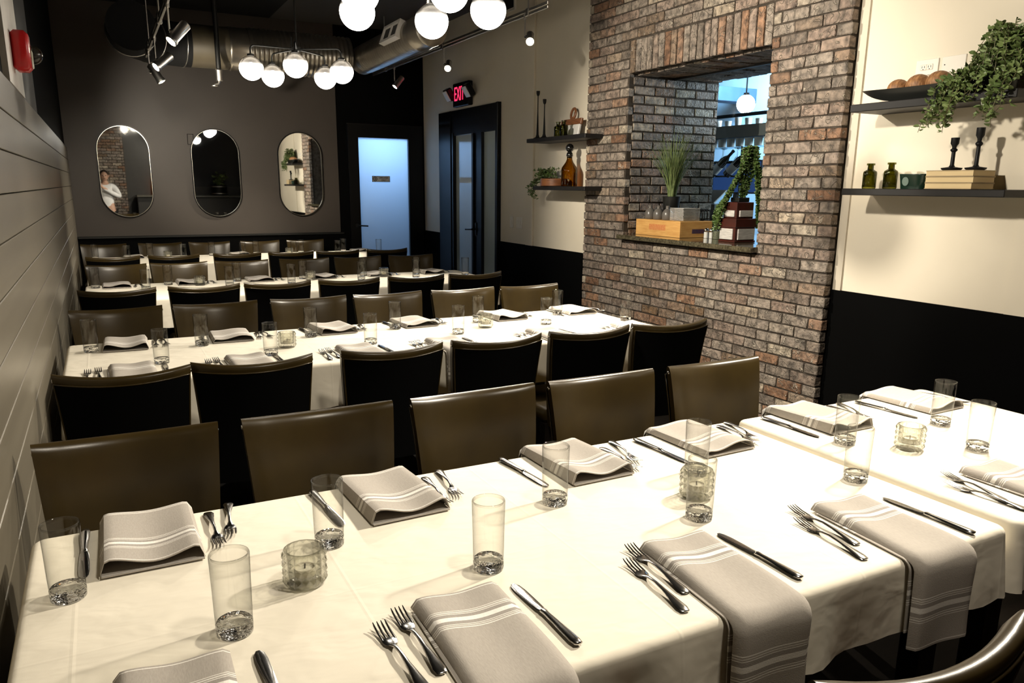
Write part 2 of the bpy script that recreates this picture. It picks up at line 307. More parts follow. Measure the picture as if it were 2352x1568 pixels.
# ------------------------------------------------------------------ mesh helpers
class MB:
    def __init__(s): s.v = []; s.f = []; s.a = None
    def add(s, vs, fs):
        o = len(s.v); s.v += [tuple(x) for x in vs]; s.f += [tuple(i + o for i in q) for q in fs]; return s
    def box(s, x0, x1, y0, y1, z0, z1):
        return s.add([(x0, y0, z0), (x1, y0, z0), (x1, y1, z0), (x0, y1, z0), (x0, y0, z1), (x1, y0, z1), (x1, y1, z1), (x0, y1, z1)],
                     [(0, 3, 2, 1), (4, 5, 6, 7), (0, 1, 5, 4), (1, 2, 6, 5), (2, 3, 7, 6), (3, 0, 4, 7)])
    def rbox(s, x0, x1, y0, y1, z0, z1, b):
        # chamfered box
        V = []; idx = {}
        X, Y, Z = (x0, x1), (y0, y1), (z0, z1)
        for i in (0, 1):
            for j in (0, 1):
                for k in (0, 1):
                    sx, sy, sz = 1 - 2 * i, 1 - 2 * j, 1 - 2 * k
                    for ax, p in enumerate(((X[i], Y[j] + sy * b, Z[k] + sz * b), (X[i] + sx * b, Y[j], Z[k] + sz * b), (X[i] + sx * b, Y[j] + sy * b, Z[k]))):
                        idx[(i, j, k, ax)] = len(V); V.append(p)
        F = []
        for i in (0, 1):
            q = [idx[(i, 0, 0, 0)], idx[(i, 1, 0, 0)], idx[(i, 1, 1, 0)], idx[(i, 0, 1, 0)]]; F.append(q if i else q[::-1])
            q = [idx[(0, i, 0, 1)], idx[(1, i, 0, 1)], idx[(1, i, 1, 1)], idx[(0, i, 1, 1)]]; F.append(q[::-1] if i else q)
            q = [idx[(0, 0, i, 2)], idx[(1, 0, i, 2)], idx[(1, 1, i, 2)], idx[(0, 1, i, 2)]]; F.append(q if i else q[::-1])
        for i in (0, 1):
            for j in (0, 1):
                q = [idx[(i, j, 0, 0)], idx[(i, j, 0, 1)], idx[(i, j, 1, 1)], idx[(i, j, 1, 0)]]; F.append(q[::-1] if i ^ j else q)
                q = [idx[(i, 0, j, 0)], idx[(i, 0, j, 2)], idx[(i, 1, j, 2)], idx[(i, 1, j, 0)]]; F.append(q if i ^ j else q[::-1])
                q = [idx[(0, i, j, 1)], idx[(0, i, j, 2)], idx[(1, i, j, 2)], idx[(1, i, j, 1)]]; F.append(q[::-1] if i ^ j else q)
                for k in (0, 1):
                    q = [idx[(i, j, k, 0)], idx[(i, j, k, 1)], idx[(i, j, k, 2)]]; F.append(q)
        return s.add(V, F)
    def lathe(s, prof, n=24, c=(0, 0, 0), cap0=True, cap1=True):
        V = []; F = []
        for r, z in prof:
            for i in range(n):
                a = 2 * pi * i / n; V.append((c[0] + r * cos(a), c[1] + r * sin(a), c[2] + z))
        for k in range(len(prof) - 1):
            for i in range(n):
                j = (i + 1) % n; F.append((k * n + i, k * n + j, (k + 1) * n + j, (k + 1) * n + i))
        if cap0: F.append(tuple(range(n - 1, -1, -1)))
        if cap1: F.append(tuple((len(prof) - 1) * n + i for i in range(n)))
        return s.add(V, F)
    def tube(s, pts, r, n=8, caps=True):
        pts = [Vector(p) for p in pts]; V = []; F = []; up = None
        rs = r if isinstance(r, (list, tuple)) else [r] * len(pts)
        for k, p in enumerate(pts):
            t = (pts[min(k + 1, len(pts) - 1)] - pts[max(k - 1, 0)]).normalized()
            if up is None: up = t.orthogonal().normalized()
            up = (up - t * up.dot(t)); up = up.normalized() if up.length > 1e-6 else t.orthogonal().normalized()
            b = t.cross(up)
            for i in range(n):
                a = 2 * pi * i / n; V.append(p + (up * cos(a) + b * sin(a)) * rs[k])
        for k in range(len(pts) - 1):
            for i in range(n):
                j = (i + 1) % n; F.append((k * n + i, k * n + j, (k + 1) * n + j, (k + 1) * n + i))
        if caps: F.append(tuple(range(n - 1, -1, -1))); F.append(tuple((len(pts) - 1) * n + i for i in range(n)))
        return s.add(V, F)
    def sphere(s, c, r, n=16, m=10, sc=(1, 1, 1)):
        prof = [(r * sin(pi * k / m), -r * cos(pi * k / m)) for k in range(m + 1)]
        V = []; F = []
        for k, (rr, z) in enumerate(prof):
            rr = max(rr, 1e-5)
            for i in range(n):
                a = 2 * pi * i / n; V.append((c[0] + rr * cos(a) * sc[0], c[1] + rr * sin(a) * sc[1], c[2] + z * sc[2]))
        for k in range(m):
            for i in range(n):
                j = (i + 1) % n; F.append((k * n + i, k * n + j, (k + 1) * n + j, (k + 1) * n + i))
        return s.add(V, F)
    def grid(s, fn, nu, nv, flip=False):
        V = [fn(i / nu, j / nv) for j in range(nv + 1) for i in range(nu + 1)]; F = []
        for j in range(nv):
            for i in range(nu):
                a = j * (nu + 1) + i; q = (a, a + 1, a + nu + 2, a + nu + 1); F.append(q[::-1] if flip else q)
        return s.add(V, F)
    def prism(s, outline, z0, z1):
        n = len(outline)
        return s.add([(x, y, z0) for x, y in outline] + [(x, y, z1) for x, y in outline],
                     [tuple(range(n - 1, -1, -1)), tuple(range(n, 2 * n))] + [(i, (i + 1) % n, n + (i + 1) % n, n + i) for i in range(n)])
    def xf(s, M):
        s.v = [tuple(M @ Vector(p)) for p in s.v]; return s
    def mesh(s, name, mt, smooth=None):
        me = bpy.data.meshes.new(name); me.from_pydata(s.v, [], s.f); me.update()
        me.materials.append(MATS[mt])
        if s.a is not None:
            at = me.attributes.new('along', 'FLOAT', 'POINT'); at.data.foreach_set('value', s.a)
        if smooth:
            me.polygons.foreach_set('use_smooth', [True] * len(me.polygons))
            if smooth is not True: me.set_sharp_from_angle(angle=RD(smooth))
        return me
    def build(s, name, mt, parent=None, smooth=None, loc=(0, 0, 0), rot=(0, 0, 0)):
        return put(name, s.mesh(name, mt, smooth), parent, loc, rot)
def put(name, me, parent=None, loc=(0, 0, 0), rot=(0, 0, 0)):
    o = bpy.data.objects.new(name, me); col.objects.link(o); o.parent = parent; o.location = loc; o.rotation_euler = rot
    return o
def tag(o, label, cat, group=None):
    o['label'] = label; o['category'] = cat
    if group: o['group'] = group
    return o
def thing(name, label, cat, loc=(0, 0, 0), rz=0, group=None, rot=None):
    o = bpy.data.objects.new(name, None); col.objects.link(o); o.location = loc; o.rotation_euler = rot if rot else (0, 0, rz)
    return tag(o, label, cat, group)
def struct(o): o['kind'] = 'structure'; return o
def stuff(o): o['kind'] = 'stuff'; return o
KIDS = {}
def copy_tree(o, loc=None, rot=None, parent=None, label=None, group=None):
    c = o.copy(); col.objects.link(c); c.parent = parent
    if loc is not None: c.location = loc
    if rot is not None: c.rotation_euler = rot
    if label: c['label'] = label
    if group: c['group'] = group
    for ch in KIDS.setdefault(o.name, list(o.children)): copy_tree(ch, None, None, c)
    return c
class Proto:
    """first call places the prototype itself, later calls place copies"""
    def __init__(s, root): s.root = root; s.used = False
    def at(s, loc, rot=(0, 0, 0), label=None, group=None):
        if not s.used:
            s.used = True; r = s.root; KIDS.setdefault(r.name, list(r.children))
            r.location = loc; r.rotation_euler = rot
            if label: r['label'] = label
            if group: r['group'] = group
            return r
        return copy_tree(s.root, loc, rot, None, label, group)
ORD = ['first', 'second', 'third', 'fourth', 'fifth', 'sixth', 'seventh', 'eighth', 'ninth', 'tenth', 'eleventh', 'twelfth', 'thirteenth', 'fourteenth', 'fifteenth', 'sixteenth']

# ------------------------------------------------------------------ room shell
XW, XL, YB, YF, ZC = 3.74, -0.25, 9.6, -2.4, 3.32
struct(MB().box(XL - .3, 8.6, YF - .2, YB + 1.2, -0.12, 0).build('floor', 'floor_wood'))
ce = struct(MB().box(1.9, 8.6, YF - .2, YB + .2, ZC, ZC + .1).build('ceiling', 'ceiling_paint'))
MB().box(XL - .3, 1.9, YF - .2, YB + .2, ZC, ZC + .1).build('ceiling_panel', 'dark_ceiling_paint', ce)

# left wall: black wall above, painted shiplap boards below
wl = struct(MB().box(XL - .16, XL - .03, YF, YB, 0, 1.86).build('wall_left', 'plank_gap'))
MB().box(XL - .16, XL - .02, YF, YB, 1.86, ZC).build('upper_wall', 'black_paint', wl)
for k in range(14):
    z1 = 1.85 - .1325 * k; z0 = max(z1 - .1285, 0.0)
    MB().rbox(XL - .03, XL, YF + .01, YB - .03, z0, z1, .0022).build('plank', 'plank_paint', wl)
tr = struct(MB().box(XL - .03, XL + .001, 3.53, 4.215, 1.853, ZC).build('trim_1', 'white_post_paint'))
MB().box(XL - .02, XL - .004, 4.23, 5.1, 1.853, ZC).build('reveal_panel', 'end_wall_paint', tr)

# right wall: cream plaster over black wainscot, open behind the brick
wr = struct(MB().box(XW, XW + .12, YF, 3.12, .92, ZC).box(XW, XW + .12, 5.66, 7.42, .92, ZC).box(XW, XW + .12, 9.05, YB, .92, ZC)
            .box(XW, XW + .12, 7.42, 9.05, 2.33, ZC).build('wall_right', 'cream_paint'))
MB().box(XW - .012, XW + .11, YF, 3.12, 0, .925).box(XW - .012, XW + .11, 5.66, 7.42, 0, .925).box(XW - .012, XW + .11, 9.05, YB, 0, .925).build('wainscot', 'black_paint', wr)
MB().rbox(XW - .022, XW, 6.69, 6.825, .925, ZC, .003).build('pilaster', 'cream_paint', wr)
MB().box(XW - .008, XW, YF, 2.118, .925, ZC).build('plaster_panel', 'cream_paint', wr)
MB().box(XW - .012, XW, 3.045, 3.098, .925, ZC).build('corner_bead', 'grey_trim_paint', wr)

# back wall with its chair rail
wb = struct(MB().box(XL - .1, 2.74, YB, YB + .1, 0, ZC).box(3.712, XW + .1, YB, YB + .1, 0, ZC).box(2.74, 3.712, YB, YB + .1, 2.22, ZC).build('wall_back', 'brown_wall_paint'))
MB().box(2.62, XW, YB - .008, YB, 2.222, ZC).box(3.714, XW, YB - .008, YB, 0, 2.222).box(2.62, 2.738, YB - .008, YB, 0, 2.222).build('black_corner_panel', 'black_paint', wb)
struct(MB().rbox(XL, 2.66, YB - .03, YB, .895, .922, .006).build('trim_2', 'dark_metal'))
MB().box(XL, 2.62, YB - .012, YB, 0, .895).build('lower_panel', 'black_paint', wb)

# wall behind the camera, seen only in the mirrors
we = struct(MB().box(XL - .1, XW + .1, YF - .1, YF, 0, ZC).build('wall_front', 'end_wall_paint'))
MB().box(1.55, XW, YF, YF + .02, 1.42, ZC).build('dark_window', 'black_gloss', we)
def bricks_into(mb, x0, x1, y, z0, z1):
    k = 0; z = z0
    while z + .058 < z1:
        x = x0 - (.1 if k % 2 else 0)
        while x < x1:
            a, b = max(x, x0), min(x + .193, x1)
            if b - a > .03: mb.rbox(a, b, y, y + .035, z, z + .058, .004)
            x += .2025
        z += .0678; k += 1
mb = MB(); bricks_into(mb, XL + .01, .62, YF + .02, 0, ZC)
MB().box(XL, .63, YF, YF + .025, 0, ZC).build('mortar_bed', 'mortar', we)
stuff(mb.build('bricks', 'brick_joined', we))
t = thing('side_counter', 'long dark counter against the wall behind the camera, seen in the mirrors', 'counter', (2.1, YF + .36, 0))
MB().rbox(-1.3, 1.3, -.29, .3, 1.16, 1.21, .008).build('counter_top', 'counter_top', t)
MB().box(-1.28, 1.28, -.25, .2, 0, 1.16).build('counter_front', 'end_wall_paint', t)

# ------------------------------------------------------------------ brick wall with its opening
XB = 3.67; BY0, BY1 = 3.10, 5.685; OY0, OY1, OZ0, OZ1 = 3.67, 5.11, 1.095, 2.335; XJ = 4.57
bw = struct(MB().box(XB + .009, XJ, BY0 + .008, OY0 - .006, 0, ZC).box(XB + .009, XJ, OY1 + .008, BY1 - .008, 0, ZC)
            .box(XB + .009, XJ, OY0 - .006, OY1 + .008, 0, OZ0 - .01).box(XB + .009, XJ, OY0 - .006, OY1 + .008, OZ1 + .004, ZC).build('wall_brick', 'mortar'))
PIT, BH = .0678, .0578
shapes = {}
def brick_mesh(ly, lx, lz, key, var):
    k = (key, round(ly, 3), var)
    if k in shapes: return shapes[k]
    r = random.Random(hash(k) & 0xffff)
    mb = MB().rbox(-lx / 2, lx / 2, -ly / 2, ly / 2, -lz / 2, lz / 2, .0045)
    mb.v = [(x + r.uniform(-.0022, .0022), y + r.uniform(-.002, .002), z + r.uniform(-.002, .002)) for x, y, z in mb.v]
    shapes[k] = mb; return mb
pieces = []
ncourse = int(ZC / PIT)
for k in range(ncourse):
    z0 = k * PIT + .005; zc = z0 + BH / 2
    if zc + BH / 2 > ZC: break
    insol = z0 + BH > OZ1 + .012 and z0 < OZ1 + .20
    inop = z0 + BH > OZ0 - .012 and z0 < OZ1 + .012
    segs = [(BY0, OY0), (OY1, BY1)] if (inop or insol) else [(BY0, BY1)]
    for s0, s1 in segs:
        y = BY0 + (0 if k % 2 else -.10) ; cuts = []
        while y < s1:
            a, b = max(y + .0048, s0), min(y + .2025 - .0048, s1)
            if b - a > .022: cuts.append([a, b])
            y += .2025
        if s0 == OY1 and cuts and cuts[0][1] - cuts[0][0] < .05 and len(cuts) > 1:
            cuts[1][0] = cuts[0][0]; cuts.pop(0)
        if len(cuts) > 1 and cuts[-1][1] - cuts[-1][0] < .035: cuts[-2][1] = cuts[-1][1]; cuts.pop()
        for a, b in cuts: pieces.append((a, b, zc))
pieces.sort(key=lambda q: q[0] * 1.0 + (0 if q[2] > .55 else 3))
me_cache = {}
joined = MB()
for n, (a, b, zc) in enumerate(pieces):
    mbk = brick_mesh(b - a, .05, BH, 'str', random.randrange(5))
    loc = (XB + .025 + random.uniform(-.0025, .0015), (a + b) / 2, zc)
    if n < 300:
        if id(mbk) not in me_cache: me_cache[id(mbk)] = mbk.mesh('brick', 'brick')
        put('brick', me_cache[id(mbk)], bw, loc)
    else:
        joined.add([(x + loc[0], y + loc[1], z + loc[2]) for x, y, z in mbk.v], mbk.f)
stuff(joined.build('bricks', 'brick_joined', bw))
ns = 21; pw = (OY1 - OY0) / ns
for k in range(ns):
    mbk = brick_mesh(pw - .011, .055, .228, 'sold', k % 4)
    if id(mbk) not in me_cache: me_cache[id(mbk)] = mbk.mesh('soldier_brick', 'brick')
    put('soldier_brick', me_cache[id(mbk)], bw, (XB + .0275 - random.uniform(.001, .005), OY0 + (k + .5) * pw, OZ1 + .118))
# bricks of the far reveal, facing the camera
for k in range(int((OZ1 - OZ0) / PIT) + 1):
    z0 = OZ0 + .012 + k * PIT
    if z0 + BH > OZ1 + .03: break
    x = XB + .052 - (.1 if k % 2 else 0)
    while x < XJ:
        a, b = max(x + .005, XB + .05), min(x + .197, XJ)
        if b - a > .03:
            mbk = brick_mesh(.05, b - a, BH, 'jamb%.3f' % (b - a), random.randrange(3))
            if id(mbk) not in me_cache: me_cache[id(mbk)] = mbk.mesh('reveal_brick', 'brick')
            put('reveal_brick', me_cache[id(mbk)], bw, ((a + b) / 2, OY1 + .025 + random.uniform(-.002, .002), z0 + BH / 2))
        x += .2025
mb = MB()
for k in range(18):   # ragged undersides of the lintel bricks
    for q in range(4): mb.rbox(XB + .075 + .2 * q, XB + .265 + .2 * q, OY0 + k * .08 + .004, OY0 + k * .08 + .074, OZ1 - .002 - random.uniform(0, .012), OZ1 + .05, .003)
stuff(mb.build('lintel_bricks', 'brick_joined', bw))
t = tag(MB().rbox(3.605, 4.62, OY0 - .02, OY1 + .0, 1.096, 1.13, .004).build('granite_sill', 'granite'), 'brown speckled granite sill slab along the bottom of the brick opening', 'sill')
w1 = struct(MB().box(4.105, 4.113, OY0 - .002, OY1 - .002, 1.131, OZ1 - .02).build('window_1', 'pane_glass'))
MB().box(4.09, 4.128, OY0, OY1, OZ1 - .022, OZ1 - .006).build('glass_channel', 'dark_metal', w1)

# ------------------------------------------------------------------ doors
def door(name): 
    o = bpy.data.objects.new(name, None); col.objects.link(o); return struct(o)
d1 = door('door_1')
y = YB - .02
MB().box(2.742, 2.874, y - .01, YB + .06, 0, 2.218).box(3.522, 3.71, y - .01, YB + .06, 0, 2.218).box(2.874, 3.522, y - .01, YB + .06, 2.06, 2.218).box(2.874, 3.522, y - .01, YB + .06, 0, .28).build('door_frame', 'black_gloss', d1)
MB().box(2.874, 3.522, YB + .01, YB + .018, .28, 2.06).build('frosted_pane', 'frosted_pane', d1)
h = MB().lathe([(.024, 0), (.024, .012)], 16, cap0=True).xf(Matrix.Translation((2.826, y - .012, 1.0)) @ Matrix.Rotation(pi / 2, 4, 'X'))
h.tube([(2.826, y - .02, 1.0), (2.826, y - .055, 1.0), (2.95, y - .055, .993)], .009, 8).build('lever_handle', 'dark_metal', d1, 40)
s1 = thing('door_sign', 'small silver and black staff notice on the frosted white back door', 'sign', (3.16, YB + .008, 1.568))
MB().rbox(-.116, .116, -.008, 0, -.036, .036, .002).build('plate', 'sign_plate', s1)
def border(mb, x0, x1, z0, z1, t, y0, y1):
    return mb.box(x0, x1, y0, y1, z0, z0 + t).box(x0, x1, y0, y1, z1 - t, z1).box(x0, x0 + t, y0, y1, z0 + t, z1 - t).box(x1 - t, x1, y0, y1, z0 + t, z1 - t)
border(MB(), -.116, .116, -.036, .036, .005, -.0095, -.008).build('border', 'black_paint', s1)
mb = MB().lathe([(.020, 0), (.027, 0), (.027, .0012), (.020, .0012), (.020, 0)], 24, cap0=False, cap1=False)
mb.box(-.004, .004, -.014, .006, 0, .0012).lathe([(.005, 0), (.005, .0012)], 12, (0, .012, 0)).box(-.011, .011, -.004, 0.002, 0, .0012)
mb.xf(Matrix.Translation((-.078, -.008, 0)) @ Matrix.Rotation(pi / 2, 4, 'X')).build('symbol', 'black_paint', s1)
def text_obj(name, body, size, mt, parent, loc, rot, depth=.001, align='CENTER', sx=1.0):
    c = bpy.data.curves.new(name, 'FONT'); c.body = body; c.size = size; c.align_x = align; c.align_y = 'CENTER'; c.extrude = depth
    tmp = bpy.data.objects.new('tmp', c); col.objects.link(tmp)
    dg = bpy.context.evaluated_depsgraph_get(); dg.update()
    me = bpy.data.meshes.new_from_object(tmp.evaluated_get(dg)); bpy.data.objects.remove(tmp)
    me.name = name; me.materials.clear(); me.materials.append(MATS[mt])
    o = put(name, me, parent, loc, rot); o.scale = (sx, 1, 1); return o
text_obj('lettering', 'EMPLOYEES', .030, 'black_paint', s1, (.035, -.009, .013), (pi / 2, 0, 0), sx=.74).data.name = 'lettering'
text_obj('lettering', 'ONLY', .030, 'black_paint', s1, (.035, -.009, -.016), (pi / 2, 0, 0), sx=.8)

d2 = door('door_2')
x = XW - .015
MB().box(x, XW + .1, 8.60, 9.06, 0, 2.335).box(x, XW + .1, 7.41, 7.52, 0, 2.335).box(x, XW + .1, 7.52, 8.60, 2.06, 2.335).box(x, XW + .1, 7.84, 8.08, 0, 2.06).box(x, XW + .1, 7.52, 8.6, 0, .3).build('door_frame', 'black_gloss', d2)
MB().rbox(x - .014, x, 8.60, 8.635, .3, 2.09, .003).rbox(x - .02, x, 8.03, 8.075, 0, 2.06, .004).rbox(x - .012, x, 7.83, 7.85, .3, 2.06, .003).rbox(x - .02, x, 8.66, 8.69, 0, 2.335, .004).rbox(x - .03, x, 7.41, 7.45, 0, 2.335, .004).build('glazing_bead', 'black_gloss', d2)
for a, b in ((8.08, 8.60), (7.52, 7.84)):
    MB().box(XW + .012, XW + .02, a, b, .3, 2.06).build('frosted_pane', 'grey_frosted_glass', d2)
MB().tube([(x, 8.0, 1.02), (x - .05, 8.0, 1.02), (x - .055, 8.16, 1.012)], .010, 8).box(x - .008, x, 7.975, 8.025, .95, 1.09).build('lever_handle', 'black_gloss', d2, 40)

# ------------------------------------------------------------------ exit sign
t = thing('exit_sign', 'black emergency EXIT sign with red letters and two lamp heads above the double door', 'sign', (XW, 8.31, 2.485))
MB().rbox(-.06, -.001, -.21, .21, -.125, .13, .008).build('housing', 'black_gloss', t)
text_obj('lettering', 'EXIT', .215, 'exit_red', t, (-.0615, .03, .005), (pi / 2, 0, -pi / 2), sx=.62)
for yy, s in ((.225, 1), (-.305, -1)):
    a = Matrix.Translation((-.095, yy, .015)) @ Matrix.Rotation(RD(-32), 4, 'Y')
    hd = MB().rbox(-.035, .035, -.062, .062, -.07, .07, .012).xf(a).build('lamp_head', 'black_gloss', t)
    MB().rbox(-.045, -.034, -.052, .052, -.06, .06, .004).xf(a).build('lens', 'white_plastic', hd)
    MB().tube([(-.03, yy - .05 * s, .01), (-.07, yy, .015)], .016, 8).build('bracket', 'black_gloss', t)

# ------------------------------------------------------------------ mirrors and switch plate
def pill(wd, ht, n=20):
    r = wd / 2; s = ht / 2 - r
    return [(r * cos(pi * k / n), s + r * sin(pi * k / n)) for k in range(n + 1)] + [(r * cos(pi + pi * k / n), -s + r * sin(pi + pi * k / n)) for k in range(n + 1)]
for k, (mx_, lab) in enumerate(((.278, 'leftmost of three'), (1.212, 'middle of three'), (2.162, 'rightmost of three'))):
    t = thing('wall_mirror', 'tall pill-shaped wall mirror, %s on the dark back wall' % lab, 'mirror', (mx_, YB, 1.607), rot=(pi / 2, 0, 0), group='pill mirrors on the back wall')
    a, b = pill(.525, .975), pill(.500, .950); n = len(a)
    V = [(x, y, 0) for x, y in a] + [(x, y, .028) for x, y in a] + [(x, y, .028) for x, y in b] + [(x, y, .010) for x, y in b]
    F = []
    for q in range(3): F += [(q * n + i, q * n + (i + 1) % n, (q + 1) * n + (i + 1) % n, (q + 1) * n + i) for i in range(n)]
    MB().add(V, F).build('frame', 'black_gloss', t, 40)
    c = pill(.506, .956)
    V = [(x, y, .0285) for x, y in b] + [(x, y, .0285) for x, y in c] + [(x, y, .024) for x, y in b]
    MB().add(V, [(i, (i + 1) % n, n + (i + 1) % n, n + i) for i in range(n)] + [(2 * n + i, 2 * n + (i + 1) % n, (i + 1) % n, i) for i in range(n)]).build('inner_rim', 'mirror_rim', t)
    MB().prism(b, .004, .012).build('glass', 'mirror_silver', t)
t = thing('thermostat_plate', 'small dark rectangular plate beside the middle mirror on back wall', 'wall plate', (.9645, YB, 1.97))
MB().rbox(-.03, .03, -.010, 0, -.055, .055, .003).build('cover', 'brown_wall_paint', t)
border(MB(), -.032, .032, -.057, .057, .004, -.011, 0).build('frame', 'black_paint', t)

# ------------------------------------------------------------------ wall plates
def plate(name, label, y, z, wd, ht, sockets):
    t = thing(name, label, 'wall plate', (XW, y, z))
    MB().rbox(-.007, 0, -wd / 2, wd / 2, -ht / 2, ht / 2, .002).build('cover', 'white_plastic', t)
    for yy in sockets:
        if name.startswith('socket'):
            MB().rbox(-.010, -.006, yy - .017, yy + .017, -.014, .014, .003).build('receptacle', 'white_plastic', t)
            MB().box(-.0105, -.0095, yy - .008, yy - .005, -.003, .007).box(-.0105, -.0095, yy + .005, yy + .008, -.003, .007).box(-.0105, -.0095, yy - .0025, yy + .0025, -.011, -.007).build('slots', 'slot_dark', t)
        elif name.startswith('switch'):
            MB().rbox(-.011, -.006, yy - .010, yy + .010, -.022, .022, .002).build('rocker', 'white_plastic', t)
        else:
            MB().lathe([(.003, 0), (.003, .0015)], 8).xf(Matrix.Translation((-.007, yy, 0)) @ Matrix.Rotation(-pi / 2, 4, 'Y')).build('screw', 'slot_dark', t)
    return t
plate('socket_plate', 'white duplex socket plate above the wooden balls, upper right shelf', 2.675, 2.09, .122, .075, (.017, -.017))
plate('blank_plate', 'blank white cover plate beside the hanging vine, upper right shelf', 2.535, 2.09, .122, .075, (.045,))
plate('switch_plate', 'narrow white switch plate nearer the double door on cream wall', 7.15, 1.135, .072, .115, (0,))
plate('switch_plate', 'wider white switch plate nearer the pilaster on cream wall', 6.985, 1.135, .118, .115, (.024, -.024))

# fire alarm on the white post
t = thing('fire_alarm', 'red fire alarm with clear strobe dome on the white post', 'alarm', (XL + .001, 3.81, 1.995))
MB().rbox(0, .062, -.055, .055, -.075, .075, .014).build('housing', 'red_plastic', t, 50)
MB().rbox(.060, .068, -.028, .03, -.06, .005, .003).build('strobe_base', 'white_plastic', t)
MB().sphere((.072, 0, -.01), .036, 14, 8, (.9, 1, 1)).build('strobe_dome', 'clear_dome', t, True)

# ------------------------------------------------------------------ ceiling services
# galvanised duct across the back, black elbow and run towards the camera
t = thing('air_duct', 'round galvanised air duct with ribbed sleeve hung across the back', 'duct', (0, 8.0, 2.71))
RA = .187
def xl(prof, n=40): return MB().lathe(prof, n, cap0=False, cap1=True).xf(Matrix.Rotation(pi / 2, 4, 'Y'))
xl([(RA - .002, .86), (RA - .002, 1.19)]).build('painted_pipe', 'dull_pipe_paint', t, 40)
xl([(RA, 1.19), (RA + .004, 1.195), (RA + .004, 1.21), (RA, 1.215), (RA, 1.36)]).build('smooth_pipe', 'galvanised', t, 40)
prof = [(RA + .006, 1.36)]
for k in range(22):
    xx = 1.38 + k * .042
    prof += [(RA + .006, xx), (RA + .013, xx + .010), (RA + .013, xx + .014), (RA + .006, xx + .024)]
prof += [(RA + .006, 2.305), (RA + .010, 2.31), (RA + .010, 2.325)]
xl(prof).build('ribbed_sleeve', 'galvanised', t, 35)
mb = MB(); ringpts = []
for k in range(13):
    a = RD(90) * k / 12; ringpts.append(Vector((.86 - .5 * sin(a), -.5 * (1 - cos(a)), 0)))
ringpts += [Vector((.36, -.6, 0)), Vector((.36, -.75, 0))]
mb.tube(ringpts, RA, 32).build('black_elbow', 'dark_ceiling_paint', t, 40)
for k in (1, 6, 11):
    p = ringpts[k]; tg = (ringpts[k + 1] - ringpts[k]).normalized()
    cpts = []
    u = Vector((0, 0, 1)); v = tg.cross(u)
    for q in range(37): cpts.append(p + (u * cos(q * pi / 18) + v * sin(q * pi / 18)) * (RA + .002))
    MB().tube(cpts, .006, 6).build('seam_ring', 'brushed_steel', t, True)
t2 = thing('branch_duct', 'slimmer galvanised branch duct with a white grille, near right wall', 'duct', (2.48, 0, 2.71))
RB = .135
prof = [(.02, 6.15), (RB - .02, 6.15), (RB, 6.16), (RB, 6.36), (RB + .006, 6.37), (RB + .006, 6.385), (RB, 6.39)]
for k in range(26): prof += [(RB, 6.45 + k * .055), (RB + .003, 6.462 + k * .055), (RB, 6.474 + k * .055)]
prof += [(RB, 8.0)]
MB().lathe(prof, 40).xf(Matrix.Rotation(-pi / 2, 4, 'X')).build('spiral_pipe', 'galvanised', t2, 35)
gm = Matrix.Translation((0, 6.73, 0)) @ Matrix.Rotation(RD(20), 4, 'Y')
border(MB(), -.21, .21, -.075, .075, .022, -RB - .03, -RB + .02).xf(gm @ Matrix.Rotation(-pi / 2, 4, 'Z')).build('grille_frame', 'white_post_paint', t2)
g = MB().box(-.19, .19, -RB - .012, -RB + .03, -.056, .056).xf(gm @ Matrix.Rotation(-pi / 2, 4, 'Z')).build('grille_back', 'ceiling_paint', t2)
mb = MB().box(-.006, .006, -RB - .026, -RB, -.056, .056)
mb.xf(gm @ Matrix.Rotation(-pi / 2, 4, 'Z')).build('grille_bar', 'white_post_paint', t2)
t = thing('wall_vent', 'dark wall vent with a pale frame high on the cream wall', 'vent', (XW, 7.35, 3.235))
border(MB(), -.25, .25, -.08, .08, .02, -.02, 0).xf(Matrix.Rotation(-pi / 2, 4, 'Z')).build('frame', 'white_post_paint', t)
MB().box(-.006, -.002, -.23, .23, -.06, .06).build('grille', 'dark_metal', t)
t = thing('sprinkler_pipe', 'thin dark sprinkler pipe dropping in front of the smooth duct', 'pipe', (1.06, 7.72, 2.42))
MB().tube([(0, 0, .9), (0, 0, .06), (.0, 0, 0)], .022, 12).build('pipe', 'dark_metal', t, 40)
MB().lathe([(.03, -.03), (.034, .06), (.025, .07)], 14).build('coupling', 'brushed_steel', t, 40)
MB().tube([(0, 0, -.03), (-.01, 0, -.055), (-.045, 0, -.07)], .010, 8).lathe([(.03, -.078), (.03, -.072)], 14, (-.045, 0, 0)).build('sprinkler_head', 'brushed_steel', t, 40)

